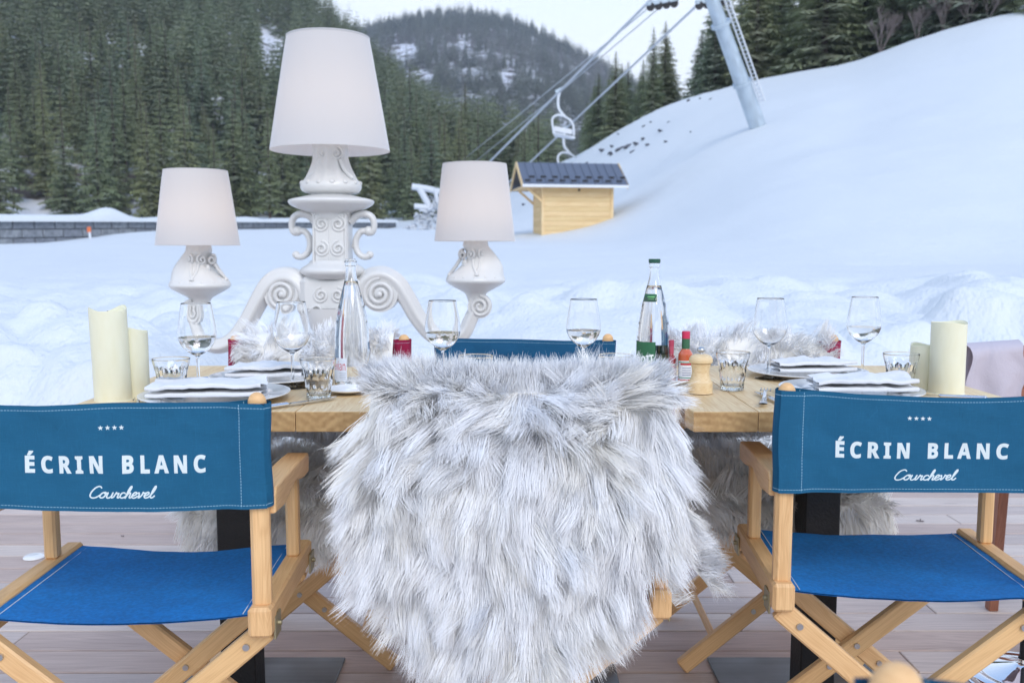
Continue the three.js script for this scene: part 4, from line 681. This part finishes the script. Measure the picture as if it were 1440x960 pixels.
function tumbler(px, topY, label) { const r = ray(px, topY), D = (TH + 0.088 - EYE) * r.f / r.y, p = atD(px, topY, D); return single('tumbler', tumblerG, M.glass, label, 'glass', 'fluted tumblers along the table', [p.x, TH + 0.001, p.z], px); }
tumbler(240, 505, 'fluted clear tumbler between the slimmer candle and the folded napkin');
tumbler(447, 505, 'fluted clear tumbler beside the clear red-lettered bottle');
tumbler(669, 501, 'fluted clear tumbler rising behind the sheepskin, before the teal chair back near the lamp');
tumbler(866, 500, 'fluted clear tumbler behind the sheepskin, next to the green-labelled bottle');
tumbler(1031, 496, 'fluted clear tumbler just right of the wooden pepper mill');
tumbler(1268, 498, 'fluted clear tumbler in front of the short ivory candle');

// bottles
function bottleParts(t, Hb, R, prof, level) {
  const outer = prof.map(([r, y]) => [r * R, y * Hb]), inner = prof.map(([r, y]) => [Math.max(0.006, r * R - 0.0028), Math.max(0.006, y * Hb)]).reverse();
  part('glass_body', latheS([[0, 0.0005], [R * 0.8, 0.0005], ...outer, [outer[outer.length - 1][0] - 0.0014, Hb + 0.0004], ...inner, [R * 0.6, 0.006], [0, 0.008]], 56, 4), M.glass, t);
  const wp = [[0, 0.0082], [R * 0.6, 0.0064]]; for (let k = 0; k <= 20; k++) { const y = lerp(0.012, level * Hb, k / 20); const r = tableS(y / Hb, prof.map(([a, b]) => [b, a])) * R - 0.0026; wp.push([r, y]); } wp.push([0, level * Hb]);
  part('water', lathe(wp, 48), M.water, t);
}
function labelMesh(t, name, R, y0, y1, a0, a1, tex, rTop) { const g = sheetGeo(24, 8, (u, v) => { const a = lerp(a0, a1, u), y = lerp(y0, y1, v), r = lerp(R, rTop ?? R, v) + 0.0006; return V(Math.sin(a) * r, y, Math.cos(a) * r); }); return part(name, g, std({ map: tex, roughness: 0.55, side: THREE.DoubleSide }), t); }
function printed(w, h, draw) { const c = document.createElement('canvas'); c.width = w; c.height = h; const g = c.getContext('2d'); draw(g, w, h); const t = new THREE.CanvasTexture(c); t.colorSpace = THREE.SRGBColorSpace; t.magFilter = THREE.LinearFilter; return t; }
const bProf = [[0.95, 0.006], [1, 0.03], [1, 0.25], [0.985, 0.38], [0.90, 0.50], [0.72, 0.64], [0.50, 0.76], [0.34, 0.85], [0.29, 0.90], [0.285, 0.945], [0.33, 0.95], [0.33, 0.975], [0.30, 0.985], [0.30, 1]];
{
  const p = onTable(496, 543), t = thing('water_bottle', 'tall clear glass water bottle with red lettering on a small white label', 'bottle', undefined, P3(p));
  bottleParts(t, 0.303, 0.042, bProf, 0.83);
  labelMesh(t, 'label', 0.042, 0.018, 0.072, -2.0, -0.14, printed(700, 280, (g, w, h) => { g.fillStyle = 'rgb(224,228,236)'; g.fillRect(0, 0, w, h); g.fillStyle = 'rgb(196,40,60)'; g.font = '150px sans-serif'; g.textAlign = 'right'; g.fillText('evian', w - 20, 150); g.fillStyle = 'rgb(150,155,170)'; for (let k = 0; k < 4; k++) g.fillRect(w - 190 + 12 * (k % 2), 180 + k * 22, 170 - 22 * (k % 2), 5); }));
  labelMesh(t, 'neck_print', 0.0335, 0.170, 0.184, -1.15, -0.6, printed(128, 64, (g, w, h) => { g.fillStyle = 'rgb(214,206,220)'; g.fillRect(0, 0, w, h); g.fillStyle = 'rgb(190,60,80)'; g.font = 'bold 50px sans-serif'; g.fillText('ev', 24, 48); }), 0.0305);
  part('lip', new THREE.TorusGeometry(0.0135, 0.0018, 8, 28).rotateX(Math.PI / 2).translate(0, 0.297, 0), M.glass, t);
}
{
  const p = onTable(918, 538), t = thing('water_bottle', 'tall clear glass water bottle with green labels and a dark green cap', 'bottle', undefined, P3(p));
  bottleParts(t, 0.298, 0.0405, bProf, 0.80);
  const green = 'rgb(44,104,72)';
  labelMesh(t, 'label', 0.0405, 0.012, 0.104, -2.4, -0.02, printed(900, 520, (g, w, h) => { g.fillStyle = green; g.fillRect(0, 0, w, h); g.fillStyle = 'rgb(110,200,90)'; g.beginPath(); g.ellipse(w - 120, 400, 110, 80, -0.5, 0, 7); g.fill(); g.fillStyle = 'rgb(60,160,90)'; g.beginPath(); g.ellipse(w - 230, 470, 90, 50, 0.3, 0, 7); g.fill(); g.save(); g.translate(w - 24, 300); g.rotate(-0.12); g.fillStyle = 'rgb(245,250,250)'; g.font = 'bold 190px sans-serif'; g.textAlign = 'right'; g.fillText('BADOIT', 0, 0); g.restore(); }));
  labelMesh(t, 'back_label', 0.0405, 0.02, 0.09, 1.9, 3.3, printed(64, 64, (g, w, h) => { g.fillStyle = green; g.fillRect(0, 0, w, h); g.fillStyle = 'rgb(150,210,120)'; g.fillRect(20, 20, 18, 24); }));
  labelMesh(t, 'neck_label', 0.0262, 0.200, 0.219, -1.5, 0.15, printed(256, 64, (g, w, h) => { g.fillStyle = green; g.fillRect(0, 0, w, h); g.fillStyle = 'rgb(120,200,120)'; g.fillRect(100, 20, 120, 8); g.fillRect(120, 38, 90, 6); }), 0.0218);
  part('cap', latheS([[0, 0.303], [0.0125, 0.303], [0.0142, 0.3015], [0.0142, 0.2945], [0.0138, 0.2935], [0.012, 0.2935]], 32, 3), std({ color: lin(0.02, 0.09, 0.06), roughness: 0.4, metalness: 0.3 }), t);
}
{ // sauce bottles on a saucer, mills
  const ps = onTable(961, 539), sc = single('saucer', latheS([[0, 0.003], [0.03, 0.003], [0.046, 0.009], [0.05, 0.012], [0.0485, 0.0135], [0.044, 0.0105], [0.03, 0.0055], [0, 0.005]], 48, 4), M.porcelain, 'small white saucer holding two red sauce bottles', 'saucer', undefined, [ps.x - 0.012, TH + 0.001, ps.z]);
  const sauce = (dx, dz, label, k, capC, neckC, bodyC) => {
    const t = thing('sauce_bottle', label, 'bottle', undefined, [ps.x + dx, TH + 0.0068, ps.z + dz]); t.scale.setScalar(k);
    part('body', latheS([[0, 0], [0.015, 0], [0.0168, 0.002], [0.0168, 0.058], [0.0155, 0.066], [0.009, 0.076], [0.0082, 0.082]], 32, 4), phy({ color: bodyC, roughness: 0.08, clearcoat: 1 }), t);
    part('neck_wrap', lathe([[0.0088, 0.074], [0.0092, 0.08], [0.0090, 0.1]], 24), std({ color: neckC, roughness: 0.4 }), t);
    part('cap', lathe([[0, 0.1165], [0.0085, 0.1165], [0.0094, 0.1155], [0.0094, 0.1], [0.0088, 0.1]], 24), std({ color: capC, roughness: 0.4 }), t);
    labelMesh(t, 'label', 0.0168, 0.008, 0.05, -1.3, 1.3, printed(256, 128, (g, w, h) => { g.fillStyle = 'rgb(236,236,238)'; g.fillRect(0, 0, w, h); g.strokeStyle = 'rgb(60,140,90)'; g.lineWidth = 6; g.strokeRect(10, 10, w - 20, h - 20); g.fillStyle = 'rgb(190,40,40)'; g.fillRect(40, 16, w - 80, 14); g.fillStyle = 'rgb(120,130,160)'; for (let k2 = 0; k2 < 4; k2++) g.fillRect(70, 48 + k2 * 16, w - 140, 5); })); return t;
  };
  sauce(0.003, 0.008, 'orange-red pepper sauce bottle with a red cap and green neck wrap', 1.06, lin(0.62, 0.03, 0.10), lin(0.04, 0.14, 0.07), lin(0.62, 0.13, 0.05));
  sauce(-0.030, -0.012, 'smaller dark red sauce bottle behind the green-necked pepper sauce', 0.86, lin(0.5, 0.06, 0.12), lin(0.55, 0.10, 0.16), lin(0.35, 0.05, 0.05));
  const millWood = std({ map: withRepeat(pineT, 4, 6), roughness: 0.45 });
  const mill = (px, py, k, label) => {
    const p = onTable(px, py), t = thing('pepper_mill', label, 'mill', undefined, P3(p)); t.scale.setScalar(k);
    part('body', latheS([[0, 0.0005], [0.0265, 0.0005], [0.0275, 0.003], [0.0275, 0.022], [0.0262, 0.0265], [0.0225, 0.033], [0.0198, 0.045], [0.0205, 0.058], [0.0225, 0.066], [0.020, 0.068]], 40, 5), millWood, t);
    part('head', latheS([[0.019, 0.0685], [0.0255, 0.069], [0.0268, 0.073], [0.0262, 0.079], [0.022, 0.085], [0.012, 0.089], [0, 0.0895]], 40, 4), millWood, t);
    part('knob', latheS([[0, 0.089], [0.006, 0.089], [0.0045, 0.092], [0.0088, 0.096], [0.0088, 0.101], [0.005, 0.105], [0, 0.1055]], 20, 4), M.steel, t); return t;
  };
  mill(985, 552, 1.0, 'pale wooden pepper mill with steel knob, at the wavy plank joint');
  mill(557, 542, 0.66, 'small pale mill just showing behind the top of the sheepskin');
  const lid = onTable(942, 549); single('coffee_spoon', [new THREE.SphereGeometry(0.014, 16, 10).scale(1.2, 0.28, 0.8).translate(0, 0.004, 0), bar(V(0.014, 0.004, 0), V(-0.06, 0.006, -0.05), 0.006, 0.002, 0.0006)], M.cutlery, 'small steel spoon lying below the green-labelled bottle', 'spoon', undefined, P3(lid));
  const sa = onTable(489, 548); single('saucer', latheS([[0, 0.003], [0.03, 0.003], [0.05, 0.008], [0.056, 0.011], [0.0545, 0.0125], [0.048, 0.0098], [0.03, 0.0055], [0, 0.005]], 48, 4), M.porcelain, 'small white saucer at the foot of the clear red-lettered bottle', 'saucer', undefined, [sa.x + 0.01, TH + 0.001, sa.z + 0.045]);
}

// plates, napkins, cutlery
const plateG = latheS([[0, 0.004], [0.07, 0.004], [0.098, 0.0045], [0.108, 0.009], [0.135, 0.0135], [0.148, 0.0155], [0.1495, 0.017], [0.148, 0.0182], [0.134, 0.0165], [0.108, 0.0122], [0.097, 0.0075], [0.07, 0.0066], [0, 0.0066]], 80, 4);
const footG = lathe([[0.085, 0.005], [0.084, 0.0005], [0.081, 0.0005], [0.08, 0.005]], 60);
function napkinGeo(seed, w, d, layers = 4) {
  const path = [], gap = 0.0062; for (let l = 0; l < layers; l++) { const y = l * gap, a = l % 2 ? 1 : 0; for (let k = 0; k <= 12; k++) { const t = a ? 1 - k / 12 : k / 12; path.push([lerp(-d / 2, d / 2, t), y]); } if (l < layers - 1) for (let k = 1; k < 6; k++) { const an = -Math.PI / 2 + k / 6 * Math.PI, e = a ? -1 : 1; path.push([e * (d / 2 + Math.cos(an) * gap / 2), y + gap / 2 + Math.sin(an) * gap / 2]); } }
  return sheetGeo(34, path.length - 1, (u, v) => { const [z, y] = path[Math.round(v * (path.length - 1))], x = lerp(-w / 2, w / 2, u), top = y / (layers * gap); const n = fbm(u * 5 + seed, z * 14 + seed, 3, 61), lift = smooth(0.72, 1, u) * 0.010 * (0.3 + top) * Math.sin(seed * 3 + z * 20), puff = 0.007 * top * Math.sin(u * 3.14); return V(x + 0.004 * Math.sin(z * 60 + seed), 0.0035 + y * (1 + 0.35 * n) + (n - 0.4) * 0.009 * (0.35 + top) + puff + Math.max(0, lift), z + 0.012 * (fbm(u * 3, seed + top, 2, 67) - 0.5)); }, [w * 2, 0.5]);
}
M.linenD = M.linen.clone(); M.linenD.side = THREE.DoubleSide;
function setPlace(px, py, r, nap, plateLabel, napLabel, seed) {
  const p = onTable(px, py), t = thing('dinner_plate', plateLabel, 'plate', undefined, [p.x, TH + 0.001, p.z]); t.scale.setScalar(r / 0.1495); part('dish', plateG, M.porcelain, t); part('foot_ring', footG, M.porcelain, t);
  const n = single('folded_napkin', napkinGeo(seed, nap[0], nap[1], nap[4] ?? 4), M.linenD, napLabel, 'napkin', undefined, [p.x + nap[2], TH + 0.0155 * r / 0.1495, p.z + nap[3]], nap[5] ?? 0); return n;
}
setPlace(303, 563, 0.158, [0.235, 0.10, -0.005, 0.02, 4, 0.12], 'large white dinner plate with a napkin, behind the printed chair near the tall candle', 'folded white napkin with one raised corner on the plate by the tall candle', 1);
setPlace(382, 536, 0.150, [0.19, 0.10, 0.0, 0.0, 4, -0.06], 'white dinner plate across the table before the candelabrum lamp', 'folded white napkin on the plate in front of the sheepskin and lamp', 2);
setPlace(1196, 556, 0.155, [0.215, 0.10, 0.02, 0.01, 4, -0.05], 'white dinner plate behind the printed chair near the pepper mill', 'folded white napkin on the plate beside the thick candle', 3);
setPlace(1135, 529, 0.150, [0.20, 0.09, 0.01, 0, 4, 0.05], 'white dinner plate across the table beside the fluted tumbler and pepper mill', 'flat folded white napkin behind the empty wine glass stem', 4);
function fork(px, py, yaw, label) {
  const p = onTable(px, py), t = thing('fork', label, 'fork', undefined, P3(p), yaw);
  const spine = (z) => 0.004 + 0.010 * Math.exp(-(((z - 0.055) / 0.04) ** 2)) + 0.004 * smooth(0.1, 0.2, z);
  part('handle', sheetGeo(8, 30, (u, v) => { const z = lerp(0.05, 0.195, v), w = lerp(0.0035, 0.009, smooth(0.1, 1, v)), a = u * 2 * Math.PI; return V(Math.cos(a) * w, spine(z) + Math.sin(a) * 0.0017, z); }), M.cutlery, t);
  part('neck', sheetGeo(8, 10, (u, v) => { const z = lerp(0.03, 0.052, v), w = lerp(0.0125, 0.0038, v), a = u * 2 * Math.PI; return V(Math.cos(a) * w, spine(z) + Math.sin(a) * 0.0016, z); }), M.cutlery, t);
  for (let k = 0; k < 4; k++) part('tine', tube([V((k - 1.5) * 0.0072, spine(0.034), 0.034), V((k - 1.5) * 0.0072, spine(0.01) + 0.001, 0.01), V((k - 1.5) * 0.0068, spine(-0.02) + 0.004, -0.02)], 0.0016, 8, 6), M.cutlery, t);
}
function knife(px, py, yaw, label) {
  const p = onTable(px, py), t = thing('knife', label, 'knife', undefined, P3(p), yaw);
  part('handle', new THREE.CapsuleGeometry(0.0065, 0.085, 6, 12).rotateX(Math.PI / 2).scale(1.2, 0.7, 1).translate(0, 0.0052, 0.06), M.cutlery, t);
  const s = new THREE.Shape(); s.moveTo(-0.008, 0); s.lineTo(0.008, 0); s.lineTo(0.009, 0.08); s.bezierCurveTo(0.009, 0.11, 0.002, 0.125, -0.006, 0.128); s.closePath();
  part('blade', new THREE.ExtrudeGeometry(s, { depth: 0.0014, bevelEnabled: false }).rotateX(-Math.PI / 2).translate(0, 0.0045, 0.012), M.cutlery, t);
}
fork(196, 566, 0.35, 'steel fork lying between the tall candle and the large plate');
knife(412, 570, -0.75, 'steel knife laid to the plate near the printed chair post, beside a tumbler');
knife(303, 534, -1.2, 'steel knife beside the far plate, behind the raised napkin');
fork(1077, 553, -0.3, 'steel fork with tines up, below the empty wine glass stem');
fork(1240, 533, -0.9, 'steel fork leaning behind the tumbler and the short candle');
knife(1092, 566, 0.1, 'steel knife at the corner of the printed chair beside the pepper mill plate');
knife(1312, 559, 1.25, 'steel knife by the foot of the thick candle');

// brown chair with a cloth, floor things
{
  const D = 2.75, x0 = atD(1408, 500, D).x, t = thing('wooden_chair', 'brown curved-back wooden chair at the end of the table with cloth over it', 'chair', undefined, [x0 + 0.22, 0, -D]);
  const brown = std({ map: withRepeat(woodTex([0.66, 0.44, 0.34], [0.48, 0.29, 0.22], 191), 2, 3), roughness: 0.4 });
  part('backrest', (() => { const s = new THREE.Shape(); s.moveTo(-0.21, 0.62); s.lineTo(-0.22, 0.80); s.quadraticCurveTo(-0.22, 0.835, -0.17, 0.838); s.lineTo(0.17, 0.838); s.quadraticCurveTo(0.22, 0.835, 0.22, 0.80); s.lineTo(0.21, 0.62); s.quadraticCurveTo(0, 0.58, -0.21, 0.62); const g = new THREE.ExtrudeGeometry(s, { depth: 0.016, bevelEnabled: true, bevelSize: 0.004, bevelThickness: 0.004, bevelSegments: 2, curveSegments: 12 }); const p = g.attributes.position; for (let i = 0; i < p.count; i++) p.setZ(i, p.getZ(i) - 0.04 * (1 - (p.getX(i) / 0.22) ** 2)); g.computeVertexNormals(); return metreUV(g, 0); })(), brown, t);
  part('seat', box(0.44, 0.03, 0.42, 0, 0.44, 0.22, 0.012), brown, t);
  for (const s of [-1, 1]) { part('leg', bar(V(s * 0.19, 0.0, -0.03), V(s * 0.19, 0.64, 0.01), 0.03, 0.03), brown, t); part('leg', bar(V(s * 0.19, 0.0, 0.40), V(s * 0.18, 0.43, 0.38), 0.03, 0.03), brown, t); }
  const cl = sheetGeo(26, 40, (u, v) => { const x = lerp(-0.335, -0.20, u) + 0.07 * smooth(0.5, 1, u) * smooth(0.55, 0.5, v) * 0.4, a = v < 0.5 ? 1 : -1, d = Math.abs(v - 0.5) * 2; const y = 0.862 - 0.012 * (1 - u) - d * (a > 0 ? 0.21 : 0.17) - 0.03 * d * Math.sin(u * 4 + a); return V(x + 0.008 * Math.sin(d * 9 + u * 3) - 0.02 * d * (1 - u), y, 0.008 + a * (0.034 * Math.sqrt(Math.min(1, d * 8)) + 0.012 * d * (1 + Math.sin(u * 11 + 1)) + 0.008 * fbm(u * 4, d * 3, 3, 71))); }, [0.3, 0.4]);
  const cm = M.greyCloth.clone(); cm.side = THREE.DoubleSide; single('draped_cloth', cl, cm, 'lilac-grey cloth hanging over the corner of the brown wooden chair', 'cloth', undefined, [x0 + 0.22, 0.0, -D]);
}
{
  const p = onH(1440, 956, 0), t = thing('chrome_stand', 'round polished chrome floor stand with a short dark post, beside the printed chair', 'stand', undefined, P3(p));
  part('base', latheS([[0, 0.001], [0.135, 0.001], [0.142, 0.004], [0.143, 0.014], [0.136, 0.020], [0.12, 0.024], [0.105, 0.020], [0.09, 0.024], [0.05, 0.036], [0.022, 0.046], [0.016, 0.06]], 64, 5), M.chrome, t);
  part('post', new THREE.CylinderGeometry(0.013, 0.013, 0.17, 18).translate(0, 0.14, 0), M.blackSteel, t); part('post_cap', new THREE.SphereGeometry(0.014, 16, 10).translate(0, 0.225, 0), M.blackSteel, t);
  const w = onH(47, 784, 0); single('white_dish', latheS([[0, 0.012], [0.02, 0.0118], [0.034, 0.006], [0.037, 0.001], [0.033, 0.0005], [0, 0.0005]], 36, 4), M.porcelain, 'small round white dish lying upside down on the deck boards', 'dish', undefined, [w.x, 0.001, w.z]);
  for (const [px, py, s] of [[1294, 732, 0.016], [1262, 723, 0.010], [172, 754, 0.007]]) { const q = onH(px, py, 0.004); single('twig_scrap', [bar(V(-s, 0.004, 0), V(s, 0.006, s * 0.7), 0.005, 0.005), bar(V(0, 0.005, 0), V(s * 0.3, 0.008, -s), 0.004, 0.004)], M.twig, 'tiny dark twig scrap lying on the deck boards', 'twig', 'twig scraps on the deck', [q.x, 0, q.z], px); }
}

// ---------------------------------------------------------------- sheepskins
function fleece(surf, N, o) { // locks of tapering strands rooted on surf(u, v)
  const r = rng(o.seed), per = o.per ?? 42, K = Math.round(N / per), seg = o.seg ?? 4, pos = new Float32Array(K * per * (seg + 1) * 6), nor = new Float32Array(pos.length), col = new Float32Array(pos.length), idx = new Uint32Array(K * per * seg * 6);
  const e = 0.004, nrm = (u, v) => { const a = surf(u + e, v), b = surf(u - e, v), c = surf(u, v + e), d = surf(u, v - e); return a.sub(b).cross(c.sub(d)).normalize().multiplyScalar(o.flip ? -1 : 1); };
  const gs = () => (r() + r() + r() - 1.5) / 0.75; let vi = 0, ii = 0; const down = V(0, -1, 0), tan = V(0, 0, 0), sideV = V(0, 0, 0), q = V(0, 0, 0), q2 = V(0, 0, 0);
  for (let k = 0; k < K; k++) {
    let u = r(), v = r(); if (o.mask && !o.mask(u, v)) { u = r(); v = r(); if (!o.mask(u, v)) { k--; continue; } }
    const p = surf(u, v), n = nrm(u, v), w = V(fbm(u * 9, v * 9, 2, o.seed) - 0.5, fbm(u * 9 + 7, v * 9, 2, o.seed + 3) - 0.5, fbm(u * 9, v * 9 + 7, 2, o.seed + 5) - 0.5);
    const upish = Math.max(0, n.y), dir = n.clone().multiplyScalar(o.out * (1 + 0.5 * upish)).addScaledVector(down, o.lay * (1 - 0.9 * upish)).addScaledVector(w, o.wild ?? 1.5).add(V(gs() * 0.22, gs() * 0.14, gs() * 0.22)); if (o.push) dir.add(o.push(u, v));
    dir.normalize(); const L = o.len * (0.7 + 0.55 * r()), tip = p.clone().addScaledVector(dir, L), cream = clamp(o.cream + 0.9 * (fbm(u * 6 + 3, v * 6, 3, o.seed + 9) - 0.5) + 0.25 * gs()), curl = gs() * 0.012, cax = V(gs(), gs(), gs()).normalize();
    for (let s = 0; s < per; s++) {
      const ru = clamp(u + gs() * o.spread[0], 0, 1), rv = clamp(v + gs() * o.spread[1], 0, 1), root = surf(ru, rv), l2 = L * (0.75 + 0.4 * r());
      const t2 = root.clone().addScaledVector(dir, l2).lerp(tip, 0.55).add(V(gs(), gs(), gs()).multiplyScalar(o.fray ?? 0.006)), mid = root.clone().lerp(t2, 0.45).addScaledVector(n, l2 * 0.26).addScaledVector(cax, curl);
      const W = (o.width ?? 0.0013) * (0.7 + 0.6 * r()), c = clamp(cream + 0.2 * gs()), cr = lerp(0.935, 0.93, c), cg = lerp(0.945, 0.89, c), cb = lerp(0.98, 0.81, c), b0 = vi;
      for (let j = 0; j <= seg; j++) {
        const t = j / seg, m = 1 - t; q.set(m * m * root.x + 2 * m * t * mid.x + t * t * t2.x, m * m * root.y + 2 * m * t * mid.y + t * t * t2.y, m * m * root.z + 2 * m * t * mid.z + t * t * t2.z);
        if (j > 0) q.addScaledVector(cax, Math.sin(t * 7 + curl * 400) * 0.0022);
        tan.set(2 * m * (mid.x - root.x) + 2 * t * (t2.x - mid.x), 2 * m * (mid.y - root.y) + 2 * t * (t2.y - mid.y), 2 * m * (mid.z - root.z) + 2 * t * (t2.z - mid.z)).normalize();
        if (j === 0) { sideV.copy(n).addScaledVector(cax, 0.8).cross(tan).normalize(); if (q2.copy(sideV).cross(tan).dot(n) < 0) sideV.negate(); }
        const h = W * (1 - 0.75 * t * t) / 2, fn = sideV.clone().cross(tan).normalize().multiplyScalar(0.45).addScaledVector(n, 0.65).addScaledVector(tan, -0.65 * n.dot(tan));
        for (const sg of [-1, 1]) { const a = vi * 3; pos[a] = q.x + sideV.x * h * sg; pos[a + 1] = q.y + sideV.y * h * sg; pos[a + 2] = q.z + sideV.z * h * sg; nor[a] = fn.x + sideV.x * sg * 0.15; nor[a + 1] = fn.y + sideV.y * sg * 0.15; nor[a + 2] = fn.z + sideV.z * sg * 0.15; col[a] = cr; col[a + 1] = cg; col[a + 2] = cb; vi++; }
      }
      for (let j = 0; j < seg; j++) { const a = b0 + j * 2; idx[ii++] = a; idx[ii++] = a + 1; idx[ii++] = a + 2; idx[ii++] = a + 1; idx[ii++] = a + 3; idx[ii++] = a + 2; }
    }
  }
  const g = new THREE.BufferGeometry(); g.setAttribute('position', new THREE.BufferAttribute(pos, 3)); g.setAttribute('normal', new THREE.BufferAttribute(nor, 3)); g.setAttribute('color', new THREE.BufferAttribute(col, 3)); g.setIndex(new THREE.BufferAttribute(idx, 1)); return g;
}
function pelt(label, sections) { // sections: [surf, N, options]
  const t = thing('sheepskin', label, 'sheepskin');
  for (const [surf, N, o] of sections) { part('hide', sheetGeo(24, 30, (u, v) => surf(u, v)), M.hide, t); const f = part('fleece', fleece(surf, N, o), M.fleece, t); f.userData.kind = 'stuff'; }
  return t;
}
{ // the big one, hung over the back of the middle chair
  const D0 = -chairC.position.z, rows = [[520, 530, 912], [560, 520, 930], [620, 512, 944], [700, 508, 948], [745, 510, 938], [785, 522, 905], [825, 545, 880], [860, 572, 856], [890, 605, 825], [908, 650, 785]];
  const Dp = D0 - 0.045, top = FAB.y1 + 0.012;
  const yL = rows.map((q) => q[0]), hBot = atD(720, 908, Dp).y, hTop = atD(720, 540, Dp).y;
  const hang = (u, v) => { // v 0 at the top of the chair back, 1 at the lowest tip
    const y = lerp(553, 908, v), xl = tableS(y, rows.map(([a, b]) => [a, b])), xr = tableS(y, rows.map(([a, b, c]) => [a, c])), px = lerp(xl, xr, u), bulge = 0.030 * Math.sin(Math.min(1, v * 1.3) * Math.PI) + 0.03 * v - 0.05 * (2 * u - 1) ** 2 * (0.4 + 0.6 * v) + 0.012 * (fbm(u * 4, v * 4, 3, 19) - 0.5);
    const p = atD(px, y, Dp); return V(p.x, p.y, p.z + bulge);
  };
  const over = (u, v) => { // over the top rail and down the seat side
    const a = hang(u, 0), ang = v * Math.PI; if (v < 0.5) { const k = v / 0.5; return V(a.x * 1.0, lerp(a.y, a.y + 0.006 + 0.006 * Math.sin(u * 9), Math.sin(k * Math.PI / 2)), lerp(a.z, -D0, 1 - Math.cos(k * Math.PI / 2))); }
    const k = (v - 0.5) / 0.5; return V(a.x, a.y + 0.006 + 0.006 * Math.sin(u * 9) - 0.30 * k * k, -D0 - 0.035 * Math.sqrt(k) - 0.03 * k);
  };
  const seatS = (u, v) => { const x = chairC.position.x + lerp(-0.29, 0.29, u), ex = Math.max(0, Math.abs(x - chairC.position.x) - 0.24); return V(x, 0.515 - ex * 1.5 - 0.01 * Math.sin(v * 3), -D0 - lerp(0.03, 0.34, v)); };
  pelt('long-haired white sheepskin hanging down the back of the middle chair', [
    [hang, 92000, { seed: 11, len: 0.092, out: 0.42, lay: 0.95, spread: [0.026, 0.022], cream: 0.14, flip: true, per: 46, width: 0.0010, fray: 0.009, push: (u, v) => V((2 * u - 1) ** 3 * 0.55, 0, 0.1).add(V(0, v < 0.12 ? 0.5 * (1 - v / 0.12) : 0, 0)) }],
    [over, 26000, { seed: 23, wild: 0.8, len: 0.050, out: 0.9, lay: 0.3, spread: [0.028, 0.06], cream: 0.12, per: 36, width: 0.0010, fray: 0.009, mask: (u, v) => v < 0.47, push: (u, v) => V((2 * u - 1) ** 3 * 0.6, 0.5, v > 0.25 ? 0.45 : 0.2) }],
    [seatS, 9000, { seed: 29, len: 0.055, out: 0.7, lay: 0.6, spread: [0.05, 0.05], cream: 0.3, per: 34, width: 0.0017 }],
    [(u, v) => V(chairC.position.x + 0.255 + 0.11 * v, 0.575 - 0.085 * v * v - 0.03 * (2 * u - 1) ** 2, -D0 - lerp(0.06, 0.27, u)), 9000, { seed: 37, len: 0.05, out: 0.55, lay: 0.8, spread: [0.07, 0.08], cream: 0.15, per: 34, width: 0.0012, fray: 0.009, flip: true, push: () => V(0.35, 0, 0.25) }]]);
}
function farPelt(chair, label, seed, dx, wide, drop) { // over the back and over the seat of a chair on the far side
  const cx = chair.position.x + dx, z0 = chair.position.z, front = (d) => z0 + d;
  const back = (u, v) => { const x = cx + lerp(-wide, wide, u), y = FAB.y1 + 0.015 + 0.008 * Math.sin(u * 8 + seed); if (v < 0.25) { const k = v / 0.25; return V(x, y - 0.13 * (1 - k) ** 2, front(-0.035 + 0.02 * k)); } const k = (v - 0.25) / 0.75; return V(x, y - 0.30 * k - 0.01 * Math.sin(k * 3), front(-0.015 + 0.045 * Math.sqrt(Math.min(1, k * 5)) + 0.03 * k)); };
  const seatW = 0.27, seatS = (u, v) => { const x = chair.position.x + dx * 0.6 + lerp(-seatW, seatW, u); if (v < 0.55) return V(x, 0.515 + 0.02 * Math.sin(u * 5), front(lerp(0.05, 0.37, v / 0.55))); const k = (v - 0.55) / 0.45, w = 1 - 0.22 * k * k; return V(chair.position.x + dx * 0.6 + (x - chair.position.x - dx * 0.6) * w, 0.515 - 0.02 * k - drop * k, front(0.37 + 0.06 * Math.sin(Math.min(1, k * 2.2) * Math.PI / 2))); };
  return pelt(label, [[back, 15000, { seed, len: 0.052, out: 0.75, lay: 0.55, spread: [0.04, 0.04], cream: 0.2, per: 30, seg: 3, width: 0.0016, flip: true, push: (u) => V((2 * u - 1) ** 3 * 0.4, 0, 0) }],
    [seatS, 12000, { seed: seed + 3, len: 0.065, out: 0.6, lay: 0.9, spread: [0.05, 0.04], cream: 0.45, per: 30, seg: 3, width: 0.0018, flip: true, push: (u) => V((2 * u - 1) ** 3 * 0.5, 0, 0) }]]);
}
farPelt(chairFL, 'white sheepskin draped over the crimson chair in front of the candelabrum lamp', 31, -0.012, 0.232, 0.12);
farPelt(chairFR, 'white sheepskin draped over the far chair opposite the pepper mill', 47, 0.0, 0.245, 0.07);

renderer.render(scene, camera);
